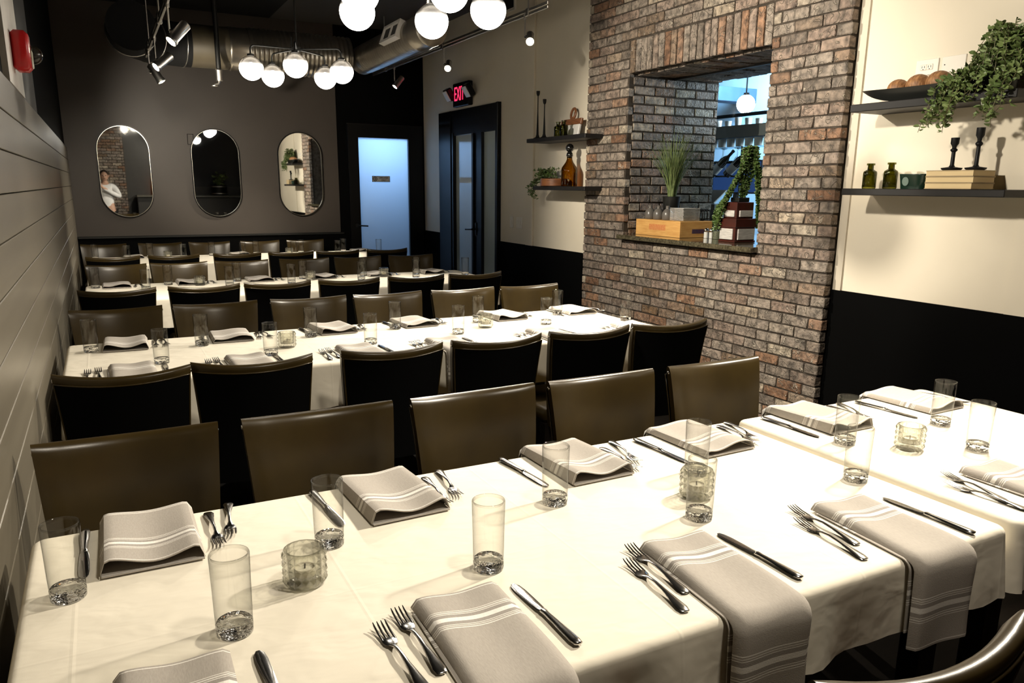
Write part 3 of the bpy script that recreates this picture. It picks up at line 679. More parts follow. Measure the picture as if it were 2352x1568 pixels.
# track rails with spotlights
def track(name, label, x, y0, y1, z=2.757):
    t = thing(name, label, 'track', (x, 0, z))
    MB().rbox(-.008, .008, y0, y1, .012, .036, .003).rbox(-.008, .008, y0, y1, -.014, .006, .003).build('rail', 'brushed_steel', t)
    for q in range(3):
        yy = y0 + .3 + (y1 - y0 - .75) * q / 2
        MB().tube([(0, yy, .03), (0, yy, ZC - z)], .006, 8).rbox(-.016, .016, yy - .02, yy + .02, -.018, .040, .004).build('hanger', 'brushed_steel', t)
    return t
track('light_track', 'brushed steel light rail hung along the cream right wall', 3.0, 5.2, 9.3)
track('light_track', 'steel light rail hung along the dark left side', .437, 4.2, 7.1, 2.47)
def head(label, mount, aim_dir, power, target, ang=70, ln=.13, group=None):
    t = thing('track_spotlight', label, 'spotlight', mount, group='spotlights on the two rails')
    d = Vector(aim_dir).normalized(); M3 = d.to_track_quat('Z', 'Y').to_matrix().to_4x4()
    c = Vector((0, 0, -.15))
    MB().tube([(0, 0, .02), (0, 0, -.15)], .006, 8).lathe([(.013, -.03), (.013, .01)], 10).build('stem', 'brushed_steel', t, 40)
    MB().tube([c, c + Vector((.028, 0, -.004))], .010, 8).build('knuckle', 'chrome', t, 40)
    Mx = Matrix.Translation(c + Vector((.045, 0, -.01))) @ M3
    can = MB().lathe([(.024, -.075), (.030, -.07), (.030, .045), (.034, .05), (.034, .068), (.029, .068), (.027, .05)], 20, cap1=False).xf(Mx).build('can', 'brushed_steel', t, 40)
    MB().lathe([(.027, .050), (.027, .054)], 20).xf(Mx).build('lens', 'lens_glow', can)
    wl_ = Vector(mount) + c + Vector((.045, 0, -.01)) + d * .075
    spot('spot_light', wl_, target, power, ang, radius=.03)
# right rail
for lab, y, tg, pw in (('spotlight on the right rail nearest the camera, lens lit', 5.55, (1.5, 2.95, .8), 150), ('spotlight on right rail above the double door, lens lit', 7.15, (1.5, 4.5, .8), 150),
                       ('small spotlight at the far end of right rail, aimed down left', 8.55, (1.3, 8.5, .8), 200)):
    m0 = Vector((3.0, y, 2.757)); d = Vector(tg) - m0 if y > 8 else Vector((-.42, -.75, -.5))
    head(lab, m0, d, pw, tg)
for lab, y, tg, pw in (('nearest spotlight on the left rail, steel can aimed down', 4.98, (.9, 6.0, .8), 110), ('middle spotlight on the left rail', 6.15, (.8, 8.4, .8), 110),
                       ('farthest spotlight on left rail, aimed at the back wall', 6.85, (1.55, 9.6, 2.15), 130)):
    m0 = Vector((.437, y, 2.47)); d = Vector(tg) - m0
    if y == 4.98: d = Vector((-.55, -.2, -.62))
    if y == 6.15: d = Vector((-.6, -.2, -.5))
    if y == 6.85: d = Vector((.45, -.1, -.8))
    head(lab, m0, d, pw, tg, 62 if y == 6.85 else 80)

# chandeliers: five globes on bent arms
def chandelier(label, x, y, z, a0):
    t = thing('globe_chandelier', label, 'chandelier', (x, y, z))
    MB().tube([(0, 0, .16), (0, 0, ZC - z)], .007, 10).build('rod', 'dark_metal', t, 40)
    MB().lathe([(.006, .135), (.030, .14), (.030, .165), (.008, .17)], 16).tube([(-.035, 0, .16), (-.035, 0, .23)], .004, 6).build('hub', 'dark_metal', t, 40)
    MB().lathe([(.06, ZC - z - .03), (.06, ZC - z - .001)], 20).build('canopy', 'dark_metal', t, 40)
    for k in range(5):
        a = a0 + k * 2 * pi / 5; R = .325; ux, uy = cos(a), sin(a)
        MB().tube([(.02 * ux, .02 * uy, .152)] + [((R - .03 + .03 * sin(q * pi / 8)) * ux, (R - .03 + .03 * sin(q * pi / 8)) * uy, .152 - .03 * (1 - cos(q * pi / 8))) for q in range(5)] + [(R * ux, R * uy, .09)], .0055, 8).build('arm', 'dark_metal', t, 40)
        c = (R * ux, R * uy, 0)
        MB().lathe([(.024, .079), (.024, .092), (.008, .096)], 14, c).build('cap', 'dark_metal', t, 40)
        g = MB().sphere((0, 0, 0), .0825, 28, 18).build('globe', 'globe_glass', t, True, loc=c)
        MB().sphere((0, 0, .018), .020, 10, 8).build('bulb', 'bulb_glow', g, True)
    return t
chandelier('five-globe chandelier hanging over the third table, before the duct', 1.355, 5.94, 2.28, RD(-105))
chandelier('five-globe chandelier cut by the top of the frame, over second table', 1.36, 3.54, 2.28, RD(-87))

# ------------------------------------------------------------------ tables and cloths
def outline_rr(x0, x1, y0, y1, r, step=.03):
    P = []
    for cx_, cy_, a0 in ((x1 - r, y1 - r, 0), (x0 + r, y1 - r, 90), (x0 + r, y0 + r, 180), (x1 - r, y0 + r, 270)):
        for k in range(7):
            a = RD(a0 + 15 * k); P.append((cx_ + r * cos(a), cy_ + r * sin(a), cos(a), sin(a)))
    out = []
    for i in range(len(P)):
        p, q = P[i], P[(i + 1) % len(P)]
        out.append(p); d = math.hypot(q[0] - p[0], q[1] - p[1]); n = int(d / step)
        for k in range(1, n): out.append((p[0] + (q[0] - p[0]) * k / n, p[1] + (q[1] - p[1]) * k / n, p[2], p[3]))
    return out
def cloth(x0, x1, y0, y1, label, z=.75, drop=.185, seed=0, wave=.012):
    r = random.Random(seed); ol = outline_rr(x0, x1, y0, y1, .03); n = len(ol); V = []; F = []
    ph = [r.uniform(0, 6) for _ in range(4)]
    rb = .016
    rings = [(-rb, 0.0, 0)] + [(-rb * (1 - sin(RD(a))), -rb * (1 - cos(RD(a))), 0) for a in (22, 45, 68, 90)] + [(0, -rb - (drop - rb) * k / 7, k / 7) for k in range(1, 8)]
    s = 0; arc = []
    for i in range(n):
        arc.append(s); q = ol[(i + 1) % n]; s += math.hypot(q[0] - ol[i][0], q[1] - ol[i][1])
    for off, dz, t in rings:
        for i, (x, y, nx, ny) in enumerate(ol):
            a = arc[i]; corner = 1.0 if abs(nx * ny) > .05 else 0.0
            wv = t * (wave * (sin(a * 21 + ph[0]) + .6 * sin(a * 37 + ph[1]) + .5 * sin(a * 9.3 + ph[2])) + corner * .012)
            zz = .004 * t * sin(a * 15 + ph[3])
            o = off + .004 * t + wv * .8
            V.append((x + nx * o, y + ny * o, z + dz + zz))
    m = len(rings)
    for k in range(m - 1):
        for i in range(n):
            j = (i + 1) % n; F.append((k * n + i, (k + 1) * n + i, (k + 1) * n + j, k * n + j))
    F.append(tuple(range(n)))
    o = MB().add(V, F).build('tablecloth', 'table_linen', None, 60)
    return tag(o, label, 'tablecloth')
def table(x0, x1, y0, y1, label):
    cx_, cy_ = (x0 + x1) / 2, (y0 + y1) / 2
    t = thing('dining_table', label, 'table', (cx_, cy_, 0)); a, b = (x1 - x0) / 2 - .02, (y1 - y0) / 2 - .02
    MB().rbox(-a, a, -b, b, .706, .742, .004).build('tabletop', 'chair_leg_wood', t)
    for sx in (-1, 1):
        for sy in (-1, 1): MB().rbox(sx * (a - .09) - .03, sx * (a - .09) + .03, sy * (b - .09) - .03, sy * (b - .09) + .03, 0, .706, .004).build('leg', 'chair_leg_wood', t)
TB = [(-.2, 1.758, .905, 1.815), (1.788, 2.735, .905, 1.815), (-.2, 2.63, 3.2, 4.085), (-.155, 2.81, 5.56, 6.46), (-.155, 2.87, 7.98, 8.9)]
TN = ['front', 'front', 'second', 'third', 'back']
TL = [('longer left dining table of the front row under white cloth', 'white tablecloth on the longer left part of the front table'),
      ('shorter right dining table of the front row under white cloth', 'white tablecloth on the short right end of the front table, past seam'),
      ('long second dining table under white cloth, before the brick wall', 'white tablecloth on the second long table from the camera'),
      ('long third dining table under white cloth', 'white tablecloth on the third long table from the camera'),
      ('long back dining table under white cloth, nearest the mirrors', 'white tablecloth on the back long table nearest the mirrors')]
for k, q in enumerate(TB):
    table(*q, TL[k][0]); cloth(*q, TL[k][1], seed=k + 3, drop=.165 if k < 2 else .195)

# ------------------------------------------------------------------ chairs
def make_chair():
    root = thing('dining_chair', 'chair', 'chair')
    zt, zb, TH = .86, .40, .042
    def mid(u, z):   # u 0..1 across, centre line of the curved back
        v = (z - zb) / (zt - zb); wd = .372 + (.435 - .372) * v
        e = 1 - (2 * u - 1) ** 2
        return ((u - .5) * wd, -.205 + .012 * v - .055 * v * v - .048 * e * (.45 + .55 * v))
    def zmap(u, z): return z - .016 * (1 - (2 * u - 1) ** 2) * max(0, (z - .6) / .26)
    nu = 14
    lev = [(zb, 1), (.46, 1), (.54, 1), (.62, 1), (.70, 1), (.77, 1), (.82, 1), (.842, .96), (.853, .80), (.859, .55), (.862, .2)]
    V = []; F = []
    for z, th in lev:
        ring = []
        for i in range(nu + 1):
            u = i / nu; x, y = mid(u, z); e = min(1, min(u, 1 - u) / .05); tt = TH / 2 * th * (.55 + .45 * min(1, e + .0))
            ring.append((x, y + tt, zmap(u, z)))
        for i in range(nu, -1, -1):
            u = i / nu; x, y = mid(u, z); e = min(1, min(u, 1 - u) / .05); tt = TH / 2 * th * (.55 + .45 * e)
            ring.append((x, y - tt, zmap(u, z)))
        V += ring
    n = 2 * (nu + 1)
    for k in range(len(lev) - 1):
        for i in range(n):
            j = (i + 1) % n; F.append((k * n + i, (k + 1) * n + i, (k + 1) * n + j, k * n + j))
    top = (len(lev) - 1) * n
    for i in range(nu):
        F.append((top + i, top + n - 1 - i, top + n - 2 - i, top + i + 1)); F.append((i, i + 1, n - 2 - i, n - 1 - i))
    MB().add(V, F).build('backrest', 'leather', root, 50)
    def back(u, v):
        uu = .012 + .976 * u; z = zb - .02 + (zt - .030 - zb + .02) * v
        x, y = mid(uu, max(z, zb)); return (x * 1.004, y - TH / 2 - .0035, zmap(uu, z))
    mb = MB().grid(back, 12, 6, True)
    o = len(mb.v)
    bd = [i for i in range(13)] + [13 * j + 12 for j in range(1, 7)] + [13 * 6 + i for i in range(11, -1, -1)] + [13 * j for j in range(5, 0, -1)]
    mb.v += [(mb.v[i][0], mb.v[i][1] + .006, mb.v[i][2]) for i in bd]
    mb.f += [(bd[i], o + i, o + (i + 1) % len(bd), bd[(i + 1) % len(bd)]) for i in range(len(bd))]
    mb.build('back_panel', 'chair_back_cloth', root, 40)
    pts = [back(0, v / 5) for v in range(6)] + [back(u / 12, 1) for u in range(1, 12)] + [back(1, v / 5) for v in range(5, -1, -1)]
    MB().tube([(p[0], p[1] + .001, p[2]) for p in pts], .0032, 6).build('piping', 'leather', root, True)
    for u in (0, 1):
        x, y = mid(u, .838); s = 1 if u else -1
        MB().lathe([(.0075, 0), (.006, .003), (.002, .004)], 10).xf(Matrix.Translation((x - .001 * s, y - .004, .838)) @ Matrix.Rotation(s * pi / 2, 4, 'Y')).build('stud', 'steel', root, 50)
    MB().rbox(-.205, .205, -.20, .225, .405, .485, .022).build('seat', 'leather', root, 60)
    for sx in (-1, 1):
        for sy in (-.175, .195):
            x, y = sx * .178, sy
            MB().add([(x - .018, y - .018, 0), (x + .018, y - .018, 0), (x + .018, y + .018, 0), (x - .018, y + .018, 0), (x - .024, y - .024, .41), (x + .024, y - .024, .41), (x + .024, y + .024, .41), (x - .024, y + .024, .41)],
                     [(0, 3, 2, 1), (4, 5, 6, 7), (0, 1, 5, 4), (1, 2, 6, 5), (2, 3, 7, 6), (3, 0, 4, 7)]).build('leg', 'chair_leg_wood', root)
    return root
chair = Proto(make_chair())
CH = [('front', 1, 2.13, [(.01, 1), (.505, 1), (1.0, 3), (1.48, 1), (1.98, 0)]), ('second', 0, 2.945, [(.03, -6), (.465, -6), (.99, 2), (1.465, 1), (1.945, 0), (2.425, -6)]),
      ('second', 1, 4.44, [(.03, 3), (.505, -1), (1.015, 1), (1.495, 3), (1.985, 1), (2.47, 3)]), ('third', 0, 5.30, [(.04, 1), (.54, 1), (1.01, -3), (1.49, 0), (1.98, 2), (2.455, 1)]),
      ('third', 1, 6.90, [(.06, -3), (.535, 2), (1.02, -1), (1.55, 0), (2.035, 1), (2.54, -1)]), ('back', 0, 7.72, [(.05, 2), (.55, 1), (1.105, 0), (1.61, -2), (2.065, 0), (2.58, -1)]),
      ('back', 1, 9.29, [(-.01, 0), (.535, -1), (1.045, 1), (1.59, 0), (2.11, 1)]), ('front', 0, .605, [(.50, -1), (1.0, -5)])]
for tn, far, yt, lst in CH:
    for k, (x, jig) in enumerate(lst):
        if tn == 'front' and not far: lab = ('dark leather dining chair on the near side of front table, only its right corner showing', 'curved leather chair back in the lower right corner of the photo')[k]
        elif far: lab = 'brown leather dining chair facing the camera, %s from left on far side of %s table' % (ORD[k], tn)
        else: lab = 'black-backed leather dining chair, back to camera, %s from left at %s table' % (ORD[k], tn)
        chair.at((x, yt - .235 if far else yt + .235, 0), (0, 0, RD((180 if far else 0) + jig * .6)), lab, '%s side chairs of the %s table' % ('far' if far else 'near', tn))

# ------------------------------------------------------------------ tableware prototypes
def ribbon(mb, st, n=8):
    """st: (y, z, half width, thickness); rounded flat section swept along y"""
    V = []; F = []
    for y, z, w_, t_ in st:
        for i in range(n):
            a = 2 * pi * i / n; V.append((w_ * cos(a), y, z + t_ / 2 * sin(a)))
    for k in range(len(st) - 1):
        for i in range(n):
            j = (i + 1) % n; F.append((k * n + i, k * n + j, (k + 1) * n + j, (k + 1) * n + i))
    F.append(tuple(range(n))[::-1]); F.append(tuple((len(st) - 1) * n + i for i in range(n)))
    return mb.add(V, F)
def make_fork():
    r = thing('dinner_fork', 'fork', 'fork')
    ribbon(MB(), [(-.102, .0030, .004, .002), (-.100, .0032, .009, .0035), (-.088, .0045, .0115, .0045), (-.07, .0060, .0095, .005), (-.03, .0090, .0050, .005), (.0, .0105, .0036, .005), (.022, .0085, .0038, .0045), (.032, .0060, .0065, .004), (.036, .0052, .009, .003)], 10).build('handle', 'steel', r, 60)
    hb = ribbon(MB(), [(.034, .0055, .0085, .003), (.042, .0044, .0122, .0028), (.052, .0044, .0128, .0026), (.056, .005, .0128, .0022)], 10)
    for k in range(4):
        x = -.0108 + .0072 * k
        b = ribbon(MB(), [(.052, .0046, .0026, .0024), (.075, .0062, .0022, .0024), (.093, .0098, .0018, .0022), (.101, .0125, .0008, .0015)], 6)
        hb.add([(px + x, py, pz) for px, py, pz in b.v], b.f)
    hb.build('tines', 'steel', r, 60)
    return r
def make_knife():
    r = thing('table_knife', 'knife', 'knife')
    ribbon(MB(), [(-.115, .006, .003, .003), (-.113, .006, .008, .007), (-.10, .006, .0105, .008), (-.06, .006, .0085, .008), (-.01, .006, .0060, .008), (.0, .006, .0075, .009), (.004, .006, .0062, .0065)], 10).build('handle', 'steel', r, 60)
    ribbon(MB(), [(.002, .006, .0062, .0055), (.012, .005, .0085, .003), (.05, .004, .0098, .0026), (.085, .0035, .0102, .0022), (.105, .003, .0085, .002), (.114, .003, .0040, .0015)], 8).build('blade', 'steel', r, 60)
    return r
def make_glass():
    r = thing('highball_glass', 'glass', 'glass'); R, H = .0315, .146
    prof = [(R - .0015, .022), (R - .0008, .04), (R, .09), (R + .0012, H - .002), (R + .0005, H), (R - .0010, H), (R - .0016, H - .003), (R - .0022, H - .006)]
    MB().lathe(prof, 36, cap0=False, cap1=False).build('wall', 'tumbler_glass', r, True)
    MB().lathe([(R - .0035, 0), (R - .0015, .002), (R - .0010, .008), (R - .0012, .0215), (R - .004, .024), (.018, .021), (.001, .0195)], 36, cap1=False).build('base', 'thick_glass', r, 60)
    return r
def make_candle():
    r = thing('votive_holder', 'candle', 'candle holder'); R, H, n, m = .0385, .072, 18, 4
    V = []; F = []
    for k in range(m + 1):
        for i in range(n):
            a = 2 * pi * i / n; V.append((R * cos(a), R * sin(a), .006 + (H - .008) * k / m))
    c0 = len(V)
    for k in range(m):
        for i in range(n):
            a = 2 * pi * (i + .5) / n; V.append(((R + .0042) * cos(a), (R + .0042) * sin(a), .006 + (H - .008) * (k + .5) / m))
    for k in range(m):
        for i in range(n):
            j = (i + 1) % n; q = (k * n + i, k * n + j, (k + 1) * n + j, (k + 1) * n + i); c = c0 + k * n + i
            for e in range(4): F.append((q[e], q[(e + 1) % 4], c))
    MB().add(V, F).lathe([(R - .004, 0), (R, .006)], n, cap1=False).lathe([(R, H - .002), (R - .001, H), (R - .006, H), (R - .007, .020), (.002, .017)], n, cap0=False, cap1=False).build('cut_glass_cup', 'facet_glass', r)
    MB().lathe([(.020, .018), (.020, .034), (.0185, .034), (.018, .030), (.001, .030)], 20, cap1=False).build('tealight', 'wax', r, 40)
    MB().tube([(0, 0, .029), (.001, 0, .040)], .0016, 5).build('wick', 'wick', r)
    return r
# napkins ----------------------------------------------------------
def sheet(name, path, wd, parent, prof, thick=.0022, ends=True, total=None, nx=16, xo=0.0):
    """cloth strip along path [(y,z,ny,nz)], cross height prof(u,s); 'along' is the distance to the nearest end"""
    S = [0]
    for p, q in zip(path, path[1:]): S.append(S[-1] + math.hypot(q[0] - p[0], q[1] - p[1]))
    T = S[-1]; V = []; A = []
    for side in (1, 0):
        for (y, z, ny, nz), s in zip(path, S):
            for i in range(nx + 1):
                u = i / nx; h, dx = prof(u, s / T); h -= 0 if side else thick
                V.append((xo + (u - .5) * wd + dx, y + ny * h, z + nz * h)); A.append(min(s, T - s))
    m, n = len(path), nx + 1; F = []
    for b in (0, 1):
        for k in range(m - 1):
            for i in range(nx):
                q = (b * m * n + k * n + i, b * m * n + k * n + i + 1, b * m * n + (k + 1) * n + i + 1, b * m * n + (k + 1) * n + i); F.append(q if b else q[::-1])
    def strip(idx): 
        for a, b in zip(idx, idx[1:]): F.append((a, b, b + m * n, a + m * n))
    strip(list(range(n))); strip([(m - 1) * n + i for i in range(n)][::-1]); strip([k * n for k in range(m)][::-1]); strip([k * n + nx for k in range(m)])
    mb = MB(); mb.v = V; mb.f = F; mb.a = A
    return mb.build(name, 'napkin_linen', parent, 45)
def edge_path(y0, y1, hang, d=1, zt=0.0):
    """from table (y0) to the edge (y1) and down; local z 0 = table top, d = +1 when the edge is towards -y"""
    P = []; r = .018
    for k in range(13): y = y0 + (y1 + d * r - y0) * k / 12; P.append((y, zt, 0, 1))
    for a in (18, 36, 54, 72, 90): P.append((y1 + d * r - d * r * sin(RD(a)), zt - r + r * cos(RD(a)), -d * sin(RD(a)), cos(RD(a))))
    for k in range(1, 9): P.append((y1 - d * .006 * (k / 8), zt - r - hang * k / 8, -d, 0))
    return P
def make_near_napkin(length, hang):
    # local origin: table edge line; napkin runs from +length (towards the middle) over the edge at y=0
    r = thing('linen_napkin', 'napkin', 'napkin')
    def top(u, s):
        e = max(0, 1 - u / .09); e2 = max(0, 1 - (1 - u) / .05)
        h = .0165 - .013 * e * e - .006 * e2 + .0035 * sin(u * 7.5 + .8) * (1 - .4 * s) + .002 * sin(s * 9 + u * 3)
        return h, .004 * sin(s * 5)
    sheet('top_layer', edge_path(length, -.018, hang), .168, r, top)
    def low(u, s): return .0042 + .0008 * sin(u * 9), -.008
    sheet('under_layer', edge_path(length - .018, -.008, hang - .03), .158, r, low)
    return r
def make_far_napkin(length, amp=1.0, ph=0.0):
    # local origin: table edge line at y=0, napkin lies towards -y with its open fold at y=-length
    r = thing('linen_napkin', 'napkin', 'napkin')
    def top(u, s):
        v = 1 - s      # 1 at the open end
        side = min(1, min(u, 1 - u) / .10); side = math.sqrt(max(0, 1 - (1 - side) ** 2))
        h = .006 + (.010 + amp * (.017 * v + .004) * (.55 + .45 * sin(u * 2 * pi * 1.05 + 1.2 + ph))) * side
        return h, 0
    P = [(-length + (length + .012) * k / 14, 0, 0, 1) for k in range(15)] + [(.02, -.012, .7, .7), (.022, -.05, 1, 0), (.022, -.10, 1, 0)]
    sheet('top_layer', P, .190, r, top, nx=20)
    def low(u, s): return .0052, 0
    P2 = [(-length - .004 + (length + .014) * k / 6, 0, 0, 1) for k in range(7)] + [(.013, -.012, .7, .7), (.014, -.08, 1, 0)]
    sheet('under_layer', P2, .186, r, low, nx=8)
    return r
ZT = .7505
fork, knife, glass, candle = Proto(make_fork()), Proto(make_knife()), Proto(make_glass()), Proto(make_candle())
nap_near, nap_near_short = Proto(make_near_napkin(.285, .150)), Proto(make_near_napkin(.27, .165))
nap_far, nap_far2 = Proto(make_far_napkin(.262)), Proto(make_far_napkin(.25, .8, 2.0))

def put_glasses(tn, far_pts, near_pts):
    for side, pts in (('far', far_pts), ('near', near_pts)):
        for k, (x, y) in enumerate(pts):
            glass.at((x, y, ZT), (0, 0, random.uniform(0, 6)), 'empty highball glass, %s from left along %s side of %s table' % (ORD[k], side, tn), 'highball glasses on the %s table' % tn)
def put_candles(tn, pts):
    for k, (x, y) in enumerate(pts):
        nm = ['left', 'middle', 'right'] if len(pts) == 3 else ['left', 'right']
        candle.at((x, y, ZT), (0, 0, random.uniform(0, 6)), 'cut glass votive candle holder, %s one on the middle of %s table' % (nm[k], tn), 'votive holders on the %s table' % tn)
put_glasses('front', [(-.121, 1.506), (.360, 1.507), (.899, 1.484), (1.335, 1.485), (1.907, 1.484), (2.349, 1.477)], [(.132, 1.252), (.614, 1.262), (1.152, 1.261), (1.681, 1.263), (2.211, 1.270)])
put_candles('front', [(.277, 1.367), (1.232, 1.364), (2.040, 1.367)])
put_glasses('second', [(-.099, 3.876), (.361, 3.82), (.872, 3.824), (1.324, 3.856), (1.810, 3.86), (2.349, 3.90)], [(.167, 3.50), (.610, 3.471), (1.087, 3.53), (1.571, 3.59), (2.128, 3.65), (2.60, 3.56)])
put_candles('second', [(.711, 3.614), (1.780, 3.70)])
put_glasses('third', [(-.087, 6.30), (.396, 6.30), (.892, 6.33), (1.394, 6.30), (1.898, 6.31), (2.365, 6.30)], [(.232, 6.05), (.798, 6.05), (1.251, 6.05), (1.80, 6.04), (2.27, 6.05), (2.72, 6.06)])
put_candles('third', [(.605, 6.18), (1.432, 6.2), (2.041, 6.2)])
put_glasses('back', [(-.092, 8.75), (.403, 8.75), (1.00, 8.76), (1.45, 8.76), (1.93, 8.75), (2.409, 8.75)], [(.186, 8.5), (.70, 8.52), (1.28, 8.55), (1.80, 8.5), (2.28, 8.52), (2.76, 8.54)])
put_candles('back', [(.56, 8.62), (1.78, 8.64)])

def setting(tn, side, k, nx, edge, ny=None, fk=None, kn=None, proto=None, jz=0.0):
    """one place setting; nx napkin centre, edge = y of the cloth edge, fk = two forks (x, y, degrees), kn = knife (x, y, degrees)"""
    place = '%s place from left on %s side of %s table' % (ORD[k], side, tn)
    short = '%s seat from left, %s side, %s table' % (ORD[k], side, tn)
    if proto: proto.at((nx, edge, ZT), (0, 0, RD(jz)), 'folded grey napkin with white stripes, ' + place, 'napkins on the %s side of the %s table' % (side, tn))
    base = 180 if side == 'far' else 0
    for q, f in enumerate(fk or []):
        fork.at((f[0], f[1], ZT), (0, 0, RD(base + f[2])), ('fork beside the napkin, ' if q == 0 else 'outer fork of the pair, ') + short, 'forks on the %s table' % tn)
    if kn: knife.at((kn[0], kn[1], ZT), (0, 0, RD(base + kn[2])), 'table knife right of the napkin, ' + short if side == 'near' else 'table knife beside the napkin, ' + short, 'knives on the %s table' % tn)
E0 = .897
setting('front', 'near', 0, .015, E0, proto=nap_near, kn=(.160, 1.06, 2), jz=-3)
setting('front', 'near', 1, .496, E0, proto=nap_near, fk=[(.398, 1.085, 1), (.357, 1.055, 2)], kn=(.628, 1.066, 1), jz=-2)
setting('front', 'near', 2, .990, E0, proto=nap_near, fk=[(.908, 1.106, -4), (.866, 1.055, -5)], kn=(1.134, 1.060, 1), jz=-4.5)
setting('front', 'near', 3, 1.476, E0, proto=nap_near_short, fk=[(1.372, 1.10, -5), (1.330, 1.046, -6)], kn=(1.638, 1.032, 0), jz=-5)
setting('front', 'near', 4, 2.045, E0, proto=nap_near_short, fk=[(1.908, 1.09, -12), (1.874, 1.04, 4)], jz=-2)
EF = 1.815
setting('front', 'far', 0, .025, EF, proto=nap_far, fk=[(.152, 1.685, 1), (.189, 1.722, -6)], kn=(-.098, 1.685, 0))
setting('front', 'far', 1, .553, EF, proto=nap_far, fk=[(.669, 1.672, -4), (.716, 1.706, -7)], kn=(.401, 1.692, 4), jz=2)
setting('front', 'far', 2, 1.085, EF, proto=nap_far, fk=[(1.216, 1.665, -4), (1.262, 1.706, -12)], kn=(.925, 1.692, 5), jz=1)
setting('front', 'far', 3, 1.525, EF, proto=nap_far2, fk=[(1.667, 1.68, -8), (1.708, 1.702, -13)], kn=(1.362, 1.668, 4), jz=2)
setting('front', 'far', 4, 2.028, EF, proto=nap_far, fk=[(2.175, 1.69, -8), (2.215, 1.705, -22)], kn=(1.876, 1.668, 2))
setting('front', 'far', 5, 2.51, EF, proto=nap_far2, fk=[(2.652, 1.677, 4)], kn=(2.332, 1.666, 6), jz=2)
for k, x in enumerate((.05, .50, .985, 1.42, 1.98, 2.50)):
    j = random.uniform(-2, 2)
    setting('second', 'near', k, x, 3.192, proto=(nap_near, nap_near_short)[k % 2], fk=[(x - .12, 3.37, 2 * j), (x - .16, 3.35, -j)], kn=(x + .125, 3.36, j) if k < 5 else None, jz=j)
for k, x in enumerate((.045, .515, 1.01, 1.465, 2.01, 2.50)):
    j = random.uniform(-4, 4)
    setting('second', 'far', k, x, 4.085, proto=(nap_far, nap_far2)[k % 2], fk=[(x + .125, 3.95, j), (x + .165, 3.96, -2 * j)] , kn=(x - .135, 3.95, j) if k else None, jz=j * .5)
for k, x in enumerate((.05, .55, 1.06, 1.55, 2.02, 2.50)):
    setting('third', 'far', k, x, 6.46, proto=(nap_far2, nap_far)[k % 2], fk=[(x + .125, 6.33, -6), (x + .165, 6.33, 4)])
for k, x in enumerate((.25, 1.28, 2.62)):
    place = ['left', 'middle', 'right'][k]
    nap_far2.at((x, 8.9, ZT), (0, 0, 0), 'folded grey napkin at the far edge of back table, %s one showing' % place, 'napkins on the back table')

# ------------------------------------------------------------------ shelves and what stands on them
def shelf(label, y0, y1, z0, z1, tilt=0.0, front=3.5):
    o = MB().rbox(-(XW - front), 0, y0 - (y0 + y1) / 2, y1 - (y0 + y1) / 2, z0 - z1, 0, .003).build('floating_shelf', 'shelf_black', None, None, (XW - .001, (y0 + y1) / 2, z1))
    o.rotation_euler = (0, RD(tilt), 0); tag(o, label, 'shelf'); return o
shelf('upper left black floating shelf beside the brick, holding tall candlesticks', 5.44, 6.42, 1.878, 1.912)
shelf('lower left black floating shelf beside the brick, holding the amber decanter', 5.43, 6.29, 1.463, 1.497)
shelf('upper right black floating shelf with a boat-shaped tray and vine', 2.07, 2.915, 1.880, 1.918)
shelf('lower right black floating shelf with bottles, tin and books', 2.06, 2.915, 1.463, 1.497)
def lathe_thing(name, label, cat, loc, parts, group=None):
    t = thing(name, label, cat, loc, group=group)
    for pn, prof, mt, n in parts: MB().lathe(prof, n).build(pn, mt, t, 35)
    return t
ZU, ZLo, ZRU, ZRL = 1.912, 1.497, 1.918, 1.497
for lab, y, h in (('taller slim black candlestick on the upper left shelf', 6.37, .415), ('shorter slim black candlestick on the upper left shelf', 6.25, .335)):
    lathe_thing('candlestick', lab, 'candlestick', (3.585, y, ZU), [('stand', [(.042, 0), (.040, .006), (.018, .018), (.011, .04), (.0045, h * .6), (.004, h - .045), (.012, h - .035), (.0155, h - .02), (.0165, h), (.012, h), (.011, h - .018)], 'black_iron', 16)], 'slim candlesticks')
t = thing('serving_board', 'wooden serving board with white dipped lower half leaning on cream wall', 'board', (3.655, 5.935, ZU + .002), rot=(0, RD(11), 0))
MB().rbox(-.011, .011, -.165, .165, .10, .150, .004).build('wooden_top', 'walnut', t)
MB().rbox(-.011, .011, -.150, .165, 0, .10, .004).build('white_dipped_half', 'porcelain', t)
MB().tube([(0, .035 * cos(a) * (1.0), .195 + .045 * sin(a)) for a in [RD(-90 + 15 * k) for k in range(25)]], .011, 8).box(-.010, .010, -.02, .02, .145, .165).build('handle_loop', 'walnut', t, 40)
def bottle(label, loc, h, r, group):
    t = thing('small_bottle', label, 'bottle', loc, group=group)
    MB().lathe([(r * .92, 0), (r, .004), (r, h * .62), (r * .93, h * .68), (r * .45, h * .76), (r * .42, h * .92), (r * .60, h * .93), (r * .60, h), (r * .36, h), (r * .36, h * .78), (r * .85, h * .64), (r * .9, .008)], 22, cap1=False).build('body', 'green_bottle_glass', t, 40)
    MB().lathe([(r * 1.003, h * .54), (r * 1.03, h * .55), (r * 1.003, h * .56)], 22, cap0=False, cap1=False).lathe([(r * 1.003, .10 * h), (r * 1.03, .11 * h), (r * 1.003, .12 * h)], 22, cap0=False, cap1=False).build('moulded_rings', 'green_bottle_glass', t)
bottle('left small green bottle in front of the serving board', (3.555, 5.955, ZU), .122, .036, 'green bottles before the board')
bottle('right small green bottle in front of the serving board', (3.545, 5.845, ZU), .126, .036, 'green bottles before the board')
